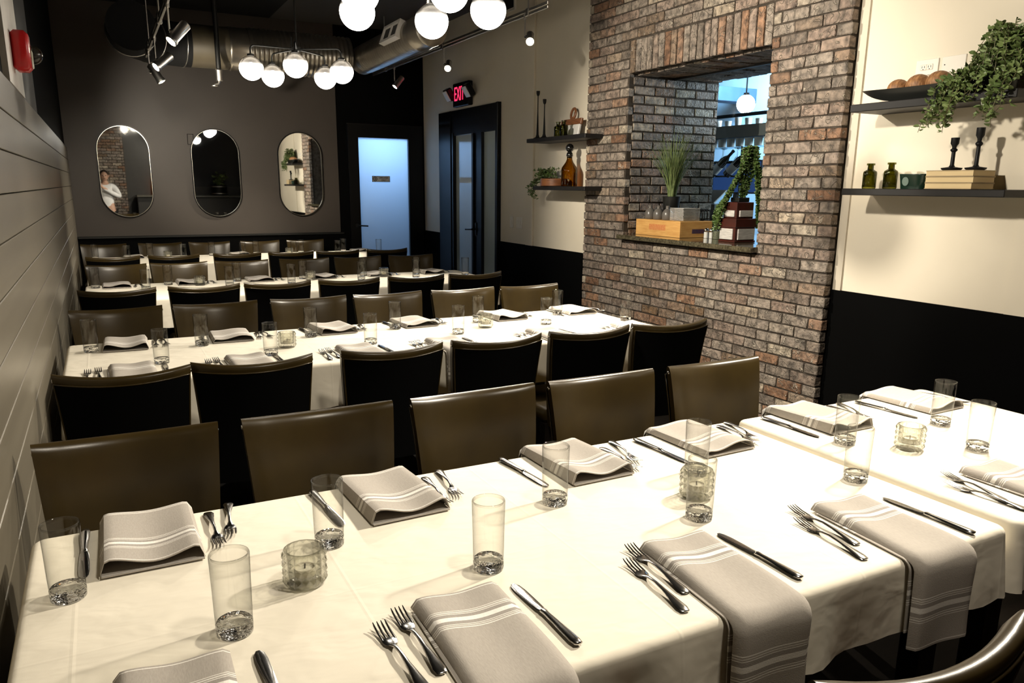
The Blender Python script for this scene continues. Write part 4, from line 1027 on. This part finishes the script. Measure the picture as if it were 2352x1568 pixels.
bottle('left small olive green bottle on the lower right shelf', (3.60, 2.83, ZRL), .128, .034, 'olive bottles on the lower right shelf')
bottle('second small olive green bottle, next to the green tin', (3.60, 2.707, ZRL), .130, .034, 'olive bottles on the lower right shelf')
t = thing('decanter', 'tall amber glass decanter with a ball stopper on the lower left shelf', 'decanter', (3.60, 5.83, ZLo))
MB().lathe([(.066, 0), (.070, .006), (.071, .13), (.066, .155), (.034, .20), (.024, .225), (.024, .245), (.020, .245), (.020, .225), (.030, .198), (.062, .15), (.066, .01)], 28, cap1=False).build('body', 'amber_glass', t, 40)
MB().lathe([(.018, .235), (.030, .255), (.026, .275), (.018, .285)], 20).sphere((0, 0, .318), .036, 18, 12).build('stopper', 'bottle_glass_dark', t, 50)
t = thing('wooden_bowl', 'low round wooden box beside the amber decanter', 'bowl', (3.60, 6.07, ZLo))
MB().lathe([(.125, 0), (.13, .004), (.13, .062), (.122, .066), (.118, .060), (.118, .02), (.01, .018)], 28, cap1=False).build('body', 'walnut', t, 40)

def foliage(parent, name, strands, leaf, mt, seed, dens=.02, hang=True, stem='stem_brown'):
    """strands: polylines; leaves are paired along them"""
    r = random.Random(seed); lv = MB(); st = MB()
    for s in strands:
        pts = [Vector(p) for p in s]; st.tube(pts, .0016, 4)
        for a, b in zip(pts, pts[1:]):
            n = max(1, int((b - a).length / dens)); d = (b - a).normalized()
            for k in range(n):
                c = a.lerp(b, (k + r.random()) / n)
                for q in (0, 1):
                    ax = Vector((r.uniform(-1, 1), r.uniform(-1, 1), r.uniform(-.5, .7))); ax = (ax - d * ax.dot(d) * .6).normalized()
                    sd = ax.cross(Vector((r.uniform(-1, 1), r.uniform(-1, 1), r.uniform(-1, 1)))).normalized(); up = ax.cross(sd) * .18
                    l = leaf * r.uniform(.65, 1.25); w_ = l * .27
                    lv.add([c, c + ax * l * .3 + sd * w_ + up * l, c + ax * l * .7 + sd * w_ * .9 + up * l * .6, c + ax * l, c + ax * l * .7 - sd * w_ * .9 + up * l * .6, c + ax * l * .3 - sd * w_ + up * l], [(0, 1, 2, 3), (0, 3, 4, 5)])
    stuff(lv.build(name, mt, parent)); stuff(st.build('stems', stem, parent))
t = thing('trailing_plant', 'small pot of trailing green foliage at the end of the lower left shelf', 'plant', (3.60, 6.225, ZLo))
MB().lathe([(.040, 0), (.050, .07), (.053, .075), (.046, .075), (.044, .06), (.01, .058)], 18, cap1=False).build('pot', 'pot_black', t, 40)
r = random.Random(4); S = []
for k in range(34):
    a = r.uniform(0, 2 * pi); R_ = r.uniform(.05, .125)
    S.append([(0, 0, .06), (R_ * .5 * cos(a), R_ * .6 * sin(a), .11 + r.uniform(0, .05)), (R_ * cos(a), R_ * 1.1 * sin(a), .07 + r.uniform(-.05, .09))])
for k in range(7):
    S.append([(0, .04, .07), (-.04, .09 + r.uniform(-.02, .02), .06), (-.05 + r.uniform(-.05, .03), .13 + r.uniform(-.03, .05), -.02), (-.05 + r.uniform(-.05, .03), .15 + r.uniform(-.05, .06), -.09 + r.uniform(-.03, .02))])
foliage(t, 'leaves', S, .024, 'leaf_green', 2, .016)

# upper right shelf: tray, carved balls, hanging vine
t = thing('boat_tray', 'long black boat-shaped tray on the upper right shelf', 'tray', (3.60, 2.56, ZRU))
Ln, nn = .345, 24; V = []; F = []
for k in range(nn + 1):
    v = -1 + 2 * k / nn; zb = .062 * abs(v) ** 3.2; zt_ = .060 + .010 * v * v; hw = .078 * (1 - .55 * abs(v) ** 4)
    V += [(-hw, v * Ln, zt_), (-hw * .55, v * Ln, zb), (hw * .55, v * Ln, zb), (hw, v * Ln, zt_), (hw - .008, v * Ln, zt_), (hw * .5, v * Ln, min(zb + .008, zt_)), (-hw * .5, v * Ln, min(zb + .008, zt_)), (-hw + .008, v * Ln, zt_)]
for k in range(nn):
    for i in range(8): j = (i + 1) % 8; F.append((k * 8 + i, k * 8 + j, (k + 1) * 8 + j, (k + 1) * 8 + i))
F.append(tuple(range(7, -1, -1))); F.append(tuple(nn * 8 + i for i in range(8)))
MB().add(V, F).build('hull', 'pot_black', t, 40)
for k, (y, rr, lab) in enumerate(((2.722, .052, 'leftmost carved brown wooden ball in the boat tray'), (2.612, .058, 'middle carved wooden ball in the boat tray'), (2.505, .060, 'rightmost carved wooden ball in the boat tray, next to the vine'))):
    tag(MB().sphere((0, 0, 0), rr, 22, 14, (1, 1, .92)).build('carved_ball', 'carved_wood', None, True, (3.60, y, ZRU + .012 + rr)), lab, 'ball', 'carved balls in the tray')
t = thing('hanging_vine', 'bushy pale green vine spilling over the upper right shelf', 'plant', (3.615, 2.215, ZRU))
MB().lathe([(.042, .0), (.055, .09), (.058, .095), (.05, .095), (.048, .08), (.01, .078)], 18, cap1=False).xf(Matrix.Translation((0, -.02, 0))).build('pot', 'pot_black', t, 40)
r = random.Random(11); S = []
for k in range(70):
    a = r.uniform(0, 2 * pi); R_ = r.uniform(.08, .19); h = r.uniform(.05, .20)
    S.append([(0, -.02, .08), (R_ * .45 * cos(a) * .7, R_ * .5 * sin(a), .10 + h), (R_ * .8 * cos(a) * .7, R_ * .85 * sin(a), .07 + h * .8), (R_ * .9 * cos(a) * .7, R_ * 1.05 * sin(a), .02 + h * .5)])
for k in range(26):
    y0 = r.choice((.14, .17, .12, .20, -.08, -.10, -.05, .05)) + r.uniform(-.03, .03); b = -.125 - r.uniform(0, .03); dn = r.uniform(.06, .17) if y0 > .1 or y0 < 0 else .04
    S.append([(0, y0 * .5, .09), (-.07, y0 * .9, .10), (b, y0, .02), (b + r.uniform(-.02, .01), y0 + r.uniform(-.01, .05), -dn * .6), (b + r.uniform(-.02, .02), y0 + r.uniform(-.01, .06), -dn)])
S.append([(0, .1, .09), (-.12, .22, .06), (-.14, .25, -.06), (-.14, .28, -.16)])
foliage(t, 'leaves', S, .030, 'leaf_pale', 5, .020)
# lower right shelf
t = thing('candle_tin', 'dark green oval tin with a pale label between bottles and books', 'tin', (3.60, 2.56, ZRL))
V = []; F = []; nr = 26
for z, k in ((0, .88), (.066, 1.0), (.070, 1.02), (.072, 1.0), (.066, .94), (.03, .92)):
    for i in range(nr):
        a = 2 * pi * i / nr; ca, sa = cos(a), sin(a)
        V.append((.052 * k * math.copysign(abs(ca) ** .7, ca), .078 * k * math.copysign(abs(sa) ** .7, sa), z))
for q in range(5): F += [(q * nr + i, q * nr + (i + 1) % nr, (q + 1) * nr + (i + 1) % nr, (q + 1) * nr + i) for i in range(nr)]
F.append(tuple(range(nr - 1, -1, -1))); F.append(tuple(5 * nr + i for i in range(nr)))
MB().add(V, F).build('body', 'green_tin', t, 50)
MB().lathe([(.018, 0), (.018, .002)], 20).xf(Matrix.Translation((-.0505, .022, .036)) @ Matrix.Rotation(RD(-95), 4, 'Y') @ Matrix.Diagonal((1.2, 1, 1, 1))).build('label', 'tin_label', t)
for k in range(3):
    t = thing('book', 'plain cream paged book, %s of the stack of three under the candlesticks' % ('bottom', 'middle', 'top')[k], 'book', (3.60, 2.335, ZRL + .0005 + .0288 * k), RD((-1, .8, -.4)[k]), 'books on the lower right shelf')
    MB().box(-.083, .078, -.113, .118, .0035, .0245).build('pages', 'book_paper', t)
    MB().rbox(-.085, .083, -.115, .12, 0, .0035, .0008).rbox(-.085, .083, -.115, .12, .0245, .028, .0008).build('boards', 'book_board', t)
for lab, y, h, x in (('shorter black candlestick with wide base on the book stack', 2.375, .148, 3.585), ('taller black candlestick with wide base on the book stack', 2.268, .188, 3.60)):
    lathe_thing('candlestick', lab, 'candlestick', (x, y, ZRL + .087), [('stand', [(.036, 0), (.044, .004), (.046, .011), (.030, .013), (.014, .016), (.009, .024), (.0085, h * .56), (.010, h * .57), (.0155, h * .61), (.0155, h * .64), (.009, h * .68), (.010, h * .74), (.018, h * .82), (.0185, h), (.014, h), (.013, h * .88)], 'black_iron', 18)], 'wide based candlesticks')

# ------------------------------------------------------------------ things on the granite sill
ZS = 1.1305
t = thing('wine_case', 'long pine wine case with printed labels on the granite sill', 'crate', (3.778, 4.546, ZS))
MB().rbox(.010, .30, .012, .535, .004, .112, .002).build('body', 'pine', t)
MB().rbox(0, .011, .0, .54, 0, .118, .002).build('side_board', 'pine', t)
MB().rbox(.011, .31, 0, .013, 0, .120, .002).build('end_board', 'pine', t)
MB().rbox(.0, .31, .002, .54, .114, .1205, .002).build('lid', 'pine', t)
MB().box(-.001, .0, .17, .37, .045, .088).build('printed_label', 'pine_label', t)
MB().box(.115, .24, -.001, 0, .030, .062).build('dark_label', 'box_label_dark', t)
ZB = ZS + .121
for k, (y, lab) in enumerate(((5.01, 'grey stoneware bud vase on the wine case, farthest from the plates'), (4.905, 'middle grey stoneware bud vase on the wine case'), (4.795, 'grey stoneware bud vase next to the stacked plates'))):
    tag(MB().lathe([(.036, 0), (.041, .006), (.0425, .03), (.040, .055), (.028, .074), (.016, .082), (.0145, .086), (.0150, .106), (.0120, .106), (.0115, .088), (.03, .06), (.036, .01)], 22, cap1=False).build('bud_vase', 'grey_ceramic', None, 40, (3.855, y, ZB)), lab, 'vase', 'grey bud vases on the wine case')
for k in range(10):
    mb = MB().rbox(-.056, .056, -.056, .056, 0, .004, .0015)
    V = []; F = []
    for h, z in ((.055, .002), (.078, .0038), (.079, .0076), (.055, .0050)): V += [(-h, -h, z), (h, -h, z), (h, h, z), (-h, h, z)]
    for q in range(3): F += [(q * 4 + i, q * 4 + (i + 1) % 4, (q + 1) * 4 + (i + 1) % 4, (q + 1) * 4 + i) for i in range(4)]
    F.append((12, 13, 14, 15)); mb.add(V, F)
    tag(mb.build('square_plate', 'porcelain', None, None, (3.905, 4.652, ZB + .0095 * k), (0, 0, RD(random.uniform(-1, 1)))), 'square white side plate, %s from the bottom of the stack on the wine case' % ORD[k], 'plate', 'stacked square plates')
t = thing('potted_grass', 'tall spiky green grass in a black pot behind the grey vases', 'plant', (3.975, 4.905, ZB))
MB().lathe([(.052, 0), (.055, .005), (.068, .16), (.071, .175), (.063, .175), (.060, .15), (.01, .148)], 22, cap1=False).build('pot', 'pot_black', t, 40)
MB().lathe([(.061, .150), (.001, .158)], 18, cap0=False, cap1=False).build('soil', 'soil', t)
r = random.Random(21); mb = MB()
for k in range(210):
    a = r.uniform(0, 2 * pi); ln = r.uniform(.34, .56); sp = .36 * math.sqrt(r.random()) * (ln / .5); bx, by = .035 * cos(a) * r.random(), .035 * sin(a) * r.random()
    dx, dy = cos(a), sin(a); px, py = -dy, dx; wd = r.uniform(.0026, .0048); P = []
    if dx * sp > .12: sp = .12 / dx
    if dy * sp > .17: sp = .17 / dy
    for q in range(7):
        s = q / 6; rad = sp * s ** 1.7; z = .15 + ln * (s - .10 * s ** 3 * (sp / .24))
        P.append((bx + dx * rad, by + dy * rad, z, wd * (1 - s ** 2) + .0003))
    V = []
    for x, y, z, w_ in P: V += [(x - px * w_, y - py * w_, z), (x + px * w_, y + py * w_, z)]
    mb.add(V, [(2 * q, 2 * q + 1, 2 * q + 3, 2 * q + 2) for q in range(6)])
stuff(mb.build('blades', 'grass_blade', t))
t = thing('wire_rack', 'small black wire rack of hoops behind the stacked plates', 'rack', (4.045, 4.60, ZB))
for k in range(4):
    yy = .03 * k - .03
    MB().tube([(-.035, yy, .002), (-.035, yy, .05)] + [(-.035 * cos(RD(18 * q)), yy, .05 + .035 * sin(RD(18 * q))) for q in range(11)] + [(.035, yy, .002)], .0028, 6).build('hoop', 'black_iron', t, True)
for xx in (-.035, .035): MB().tube([(xx, -.04, .003), (xx, .07, .003)], .003, 6).build('base_rail', 'black_iron', t)
for x, y, lab in ((3.975, 4.482, 'left glass salt shaker on the sill, beside the wine case'), (3.985, 4.436, 'right glass salt shaker on the sill, beside the pepper jar')):
    t = thing('salt_shaker', lab, 'shaker', (x, y, ZS), group='salt shakers on the sill')
    MB().lathe([(.017, .001), (.0165, .045)], 14).build('salt', 'salt', t, 40)
    MB().lathe([(.0195, 0), (.020, .004), (.018, .052)], 14, cap1=False).build('glass_body', 'tumbler_glass', t, 40)
    MB().lathe([(.0185, .052), (.0185, .062), (.012, .072), (.003, .074)], 14).build('cap', 'chrome', t, 40)
t = thing('pepper_jar', 'small glass jar of peppercorns between salt shakers and dark caddy', 'jar', (3.975, 4.365, ZS))
MB().lathe([(.033, .001), (.034, .05), (.030, .058)], 20).build('peppercorns', 'peppercorn', t, 40)
MB().lathe([(.035, 0), (.036, .06), (.034, .062)], 20, cap1=False).build('glass_body', 'tumbler_glass', t, 40)
t = thing('table_caddy', 'dark red wooden two-tier caddy with white washed panels, right end of sill', 'caddy', (3.82, 4.02, ZS))
MB().rbox(0, .19, 0, .16, 0, .012, .002).rbox(.004, .186, .004, .156, .012, .10, .003).build('lower_tier', 'dark_red_wood', t)
MB().rbox(-.004, .194, -.004, .164, .10, .16, .004).build('lower_band', 'dark_red_wood', t)
MB().rbox(.026, .178, -.004, .006, .018, .092, .002).build('front_panel', 'white_washed_wood', t)
MB().rbox(-.004, .006, .022, .148, .018, .092, .002).build('side_panel', 'white_washed_wood', t)
MB().rbox(.02, .175, .02, .145, .16, .27, .003).build('upper_tier', 'dark_red_wood', t)
MB().rbox(.045, .165, .012, .022, .172, .215, .002).build('front_panel', 'white_washed_wood', t)
MB().rbox(.012, .022, .035, .13, .172, .215, .002).build('side_panel', 'white_washed_wood', t)
t = thing('trailing_ivy', 'dense green ivy trailing over the dark red caddy beside the brick', 'plant', (3.92, 4.10, ZS + .271))
MB().rbox(-.05, .05, -.04, .04, 0, .03, .003).build('planter', 'pot_black', t)
MB().tube([(.02, 0, .01), (.04, -.02, .36)], .004, 6).build('stake', 'stem_brown', t)
S = []; r = random.Random(8)
for k in range(26):
    o = r.uniform(-.06, .06)
    S.append([(.02, 0, .02), (.03 + o, -.01, .18), (.05 + o, -.03 + o * .6, .37)])
    S.append([(.04 + o, -.02, .36), (.01 + o, .01 + o, .22), (-.05 + o, .06 + o, .05), (-.10 + o * .4, .09 + o, -.06), (-.11 + o * .3, .10 + o * .6, -.15 - r.uniform(0, .05))])
    S.append([(.05, -.03 + o, .36), (.085 + o * .3, -.065, .2), (.10 + o * .3, -.085, .0), (.10, -.09, -.12 - r.uniform(0, .06))])
foliage(t, 'leaves', S, .022, 'leaf_green', 9, .011)

# ------------------------------------------------------------------ the bar seen through the opening
struct(MB().box(8.0, 8.1, 3.0, 11.0, 0, ZC).build('wall_bar', 'bar_wall'))
struct(MB().rbox(5.6, 8.0, 8.2, 8.45, 2.62, 2.80, .004).build('trim_3', 'bar_beam'))
t = thing('bar_counter', 'dark bar counter beyond the brick opening', 'counter', (5.0, 5.6, 0))
MB().rbox(-.36, .42, -1.6, 1.9, 1.02, 1.06, .004).build('top', 'bar_dark', t); MB().box(-.33, .36, -1.6, 1.85, 0, 1.02).build('front', 'bar_dark', t)
t = thing('bar_canopy', 'grey hanging glass shelf over the bar', 'shelf', (5.3, 5.7, 1.945))
MB().rbox(-.12, .12, -1.3, .72, 0, .105, .003).build('fascia', 'bar_soffit', t)
for yy in (-1.0, .5): MB().tube([(0, yy, .1), (0, yy, ZC - 1.945)], .008, 6).build('rod', 'bar_dark', t)
MB().box(-.11, .11, -1.28, .7, -.085, -.080).build('glass_shelf', 'pane_glass', t)
for k in range(13):
    y = 4.85 + k * .115
    tag(MB().lathe([(.034, 0), (.04, .072), (.037, .072), (.03, .006)], 14, cap1=False).build('bar_glass', 'porcelain', None, 40, (5.24, y, 1.866 - .0005)), 'pale tumbler in the lit row under bar canopy, %s from the right' % ORD[k], 'glass', 'tumblers under the canopy')
wg = MB().lathe([(.032, 0), (.030, -.004), (.005, -.010), (.0045, -.075), (.016, -.09), (.036, -.125), (.036, -.15), (.031, -.185)], 14, cap1=False).mesh('wine_glass', 'facet_glass', 40)
for k in range(16):
    o = put('wine_glass', wg, None, (5.22 + .1 * (k % 2), 4.78 + k * .095, 1.859)); tag(o, 'wine glass hanging upside down under the bar shelf, %s from the right' % ORD[k], 'glass', 'hanging wine glasses')
for k in range(9):
    tag(MB().lathe([(.028, 0), (.034, .05 + .012 * (k % 3)), (.03, .05 + .012 * (k % 3)), (.026, .004)], 12, cap1=False).build('bar_glass', 'porcelain', None, 40, (5.26, 4.95 + .13 * k, 2.0505)), 'small pale glass standing on top of bar canopy, %s from the right' % ORD[k], 'glass', 'glasses on top of the canopy')
for k, (y, lab) in enumerate(((5.62, 'left dark wine bottle tilted in the bar rack'), (5.42, 'right dark wine bottle tilted in the bar rack'))):
    t = thing('wine_bottle', lab, 'bottle', (5.10, y, 1.70), rot=(RD(48), 0, RD(10)), group='tilted wine bottles')
    MB().lathe([(.036, -.13), (.038, -.125), (.038, .05), (.030, .085), (.014, .115), (.013, .17), (.0155, .172), (.0155, .185)], 18).build('body', 'bottle_glass_dark', t, 40)
    MB().lathe([(.0386, -.09), (.0386, .0)], 18, cap0=False, cap1=False).build('label', 'paper_label', t, True)
t = thing('bottle_rack', 'thin dark rack holding the tilted wine bottles', 'rack', (5.12, 5.5, 1.50))
for yy in (-.12, .26): MB().tube([(0, yy, -.44), (0, yy, .36)], .008, 6).build('post', 'bar_dark', t)
MB().tube([(0, -.2, .10), (0, .32, .10)], .008, 6).tube([(0, -.2, .22), (0, .32, .22)], .008, 6).build('crossbar', 'bar_dark', t)
t = thing('television', 'dark blue television screen behind the bar', 'television', (6.0, 6.36, 1.61))
MB().rbox(0, .03, -.36, .36, -.17, .17, .004).build('casing', 'bar_dark', t)
MB().box(-.002, 0, -.345, .345, -.155, .155).build('screen', 'tv_screen', t)
MB().rbox(.0, .03, -.03, .03, -1.61, -.17, .003).build('stand', 'bar_dark', t)
t = thing('order_terminal', 'grey order terminal with tilted screen behind the grass plant', 'terminal', (4.80, 5.40, 1.06))
MB().rbox(-.06, .1, -.13, .13, .10, .30, .008).build('printer_body', 'screen_grey', t)
MB().rbox(-.05, .08, -.1, .1, 0, .10, .004).build('foot', 'bar_dark', t)
MB().rbox(-.09, .09, -.14, .14, -.006, .006, .003).xf(Matrix.Translation((0, 0, .36)) @ Matrix.Rotation(RD(-38), 4, 'Y')).build('screen', 'paper_label', t)
t = thing('bar_pendant', 'bright white pendant globe in the bar', 'pendant', (6.5, 6.82, 2.41))
MB().sphere((0, 0, 0), .10, 18, 12).build('globe', 'bar_globe_glow', t, True)
MB().tube([(0, 0, .1), (0, 0, ZC - 2.41)], .006, 6).lathe([(.035, .085), (.03, .12)], 12).build('rod', 'bar_dark', t)
t = thing('bar_rail', 'black pipe rail hung across the bar', 'pipe', (5.9, 6.3, 2.225))
MB().tube([(0, -.6, 0), (0, .9, 0)], .018, 8).build('pipe', 'bar_dark', t, 40)
MB().tube([(0, -.1, .0), (0, -.1, ZC - 2.225)], .004, 6).tube([(0, .7, .0), (0, .7, ZC - 2.225)], .004, 6).build('hanger', 'bar_dark', t)

# ------------------------------------------------------------------ seen in the mirrors: photographer, planter and lamp on the far counter
def skin(name, verts, edges, mt, parent=None, sub=2):
    me = bpy.data.meshes.new(name + '_tmp'); me.from_pydata([v[:3] for v in verts], edges, []); me.update()
    o = bpy.data.objects.new(name + '_tmp', me); col.objects.link(o)
    o.modifiers.new('s', 'SKIN'); m = o.modifiers.new('u', 'SUBSURF'); m.levels = sub; m.render_levels = sub
    for i, v in enumerate(verts):
        d = me.skin_vertices[0].data[i]; d.radius = (v[3], v[4] if len(v) > 4 else v[3]); d.use_root = (i == 0)
    dg = bpy.context.evaluated_depsgraph_get(); dg.update()
    nm = bpy.data.meshes.new_from_object(o.evaluated_get(dg)); nm.name = name; bpy.data.objects.remove(o); bpy.data.meshes.remove(me)
    nm.materials.clear(); nm.materials.append(MATS[mt]); nm.polygons.foreach_set('use_smooth', [True] * len(nm.polygons))
    return put(name, nm, parent)
pr = thing('person', 'photographer in a white long-sleeved shirt with raised hands, reflected in left mirror', 'person', (.14, -.42, 0))
BV = [(0, 0, .93, .12, .09), (0, 0, 1.12, .13, .10), (0, .0, 1.30, .16, .115), (0, 0, 1.43, .10, .08), (0, .01, 1.50, .055), (0, .03, 1.56, .06)]
BE = [(0, 1), (1, 2), (2, 3), (3, 4), (4, 5)]
for s in (-1, 1):
    n = len(BV)
    BV += [(s * .09, 0, .86, .095), (s * .10, .02, .50, .062), (s * .10, -.01, .09, .042), (s * .105, .10, .035, .035)]
    BE += [(0, n), (n, n + 1), (n + 1, n + 2), (n + 2, n + 3)]
    n = len(BV)
    BV += [(s * .18, 0, 1.40, .055), (s * .27, .06, 1.18, .045), (-.14 + s * .075, .27, 1.40, .028), (-.14 + s * .055, .31, 1.45, .030)]
    BE += [(3, n), (n, n + 1), (n + 1, n + 2), (n + 2, n + 3)]
body = skin('body', BV, BE, 'skin', pr)
SV = [(0, 0, .90, .165, .125), (0, 0, 1.12, .150, .118), (0, 0, 1.30, .178, .13), (0, 0, 1.44, .11, .09)]; SE = [(0, 1), (1, 2), (2, 3)]
for s in (-1, 1):
    n = len(SV); SV += [(s * .185, 0, 1.395, .070), (s * .275, .06, 1.18, .058), (-.14 + s * .08, .25, 1.385, .040)]; SE += [(3, n), (n, n + 1), (n + 1, n + 2)]
skin('shirt', SV, SE, 'white_shirt', pr)
TV_ = [(0, 0, .97, .19, .15)]; TE = []
for s in (-1, 1):
    n = len(TV_); TV_ += [(s * .092, 0, .85, .125), (s * .10, .02, .50, .075), (s * .10, -.01, .08, .058)]; TE += [(0, n), (n, n + 1), (n + 1, n + 2)]
skin('trousers', TV_, TE, 'dark_trousers', pr)
hd = MB().sphere((0, .03, 1.635), .093, 20, 14, (.86, 1.0, 1.22)).sphere((0, .128, 1.62), .016, 8, 6, (.8, 1, 1.5)).sphere((-.082, .03, 1.63), .022, 8, 6, (.5, 1, 1.5)).sphere((.082, .03, 1.63), .022, 8, 6, (.5, 1, 1.5)).build('head', 'skin', pr, True)
MB().sphere((-.032, .116, 1.645), .011, 8, 6).sphere((.032, .116, 1.645), .011, 8, 6).build('eyes', 'hair', hd, True)
MB().sphere((0, .122, 1.575), .02, 8, 6, (1.1, .4, .4)).build('mouth', 'dark_red_wood', hd, True)
MB().sphere((0, .008, 1.665), .098, 20, 12, (.90, 1.0, 1.05)).build('hair', 'hair', pr, True)
for s in (-1, 1):
    for q in range(4):
        bx = -.14 + s * .055
        skin('finger', [(bx, .31, 1.45 + .016 * (q - 1.5), .009), (bx - s * .02, .335, 1.462 + .017 * (q - 1.5), .009), (bx - s * .045, .335, 1.466 + .017 * (q - 1.5), .0075)], [(0, 1), (1, 2)], 'skin', body, 1)
    skin('thumb', [(bx, .30, 1.425, .011), (bx - s * .02, .30, 1.41, .010), (bx - s * .04, .315, 1.415, .008)], [(0, 1), (1, 2)], 'skin', body, 1)
t = thing('counter_planter', 'dark round planter with rounded leaves on the counter, seen in middle mirror', 'plant', (2.72, YF + .28, 1.211))
MB().lathe([(.16, 0), (.18, .02), (.19, .22), (.195, .24), (.17, .24), (.165, .2), (.01, .2)], 24, cap1=False).build('pot', 'black_gloss', t, 40)
MB().lathe([(.192, .03), (.195, .04), (.192, .05)], 24, cap0=False, cap1=False).lathe([(.195, .20), (.198, .21), (.195, .22)], 24, cap0=False, cap1=False).build('metal_bands', 'brushed_steel', t, 40)
r = random.Random(3); foliage(t, 'leaves', [[(0, 0, .2), (r.uniform(-.1, .1), r.uniform(-.1, .1), .35), (r.uniform(-.2, .2), r.uniform(-.15, .15), .45 + r.uniform(-.08, .12))] for _ in range(14)], .10, 'leaf_pale', 6, .12)
t = thing('slatted_lamp', 'small glowing orange slatted lantern on the far counter, seen in left mirror', 'lamp', (1.30, YF + .25, 1.211))
for k in range(5): MB().rbox(-.07, .07, -.05, .05, .05 + .065 * k, .09 + .065 * k, .004).build('slat', 'orange_glow', t)
MB().rbox(-.085, -.068, -.055, .055, 0, .40, .003).rbox(.068, .085, -.055, .055, 0, .40, .003).rbox(-.085, .085, -.055, .055, 0, .02, .003).build('frame', 'walnut', t)
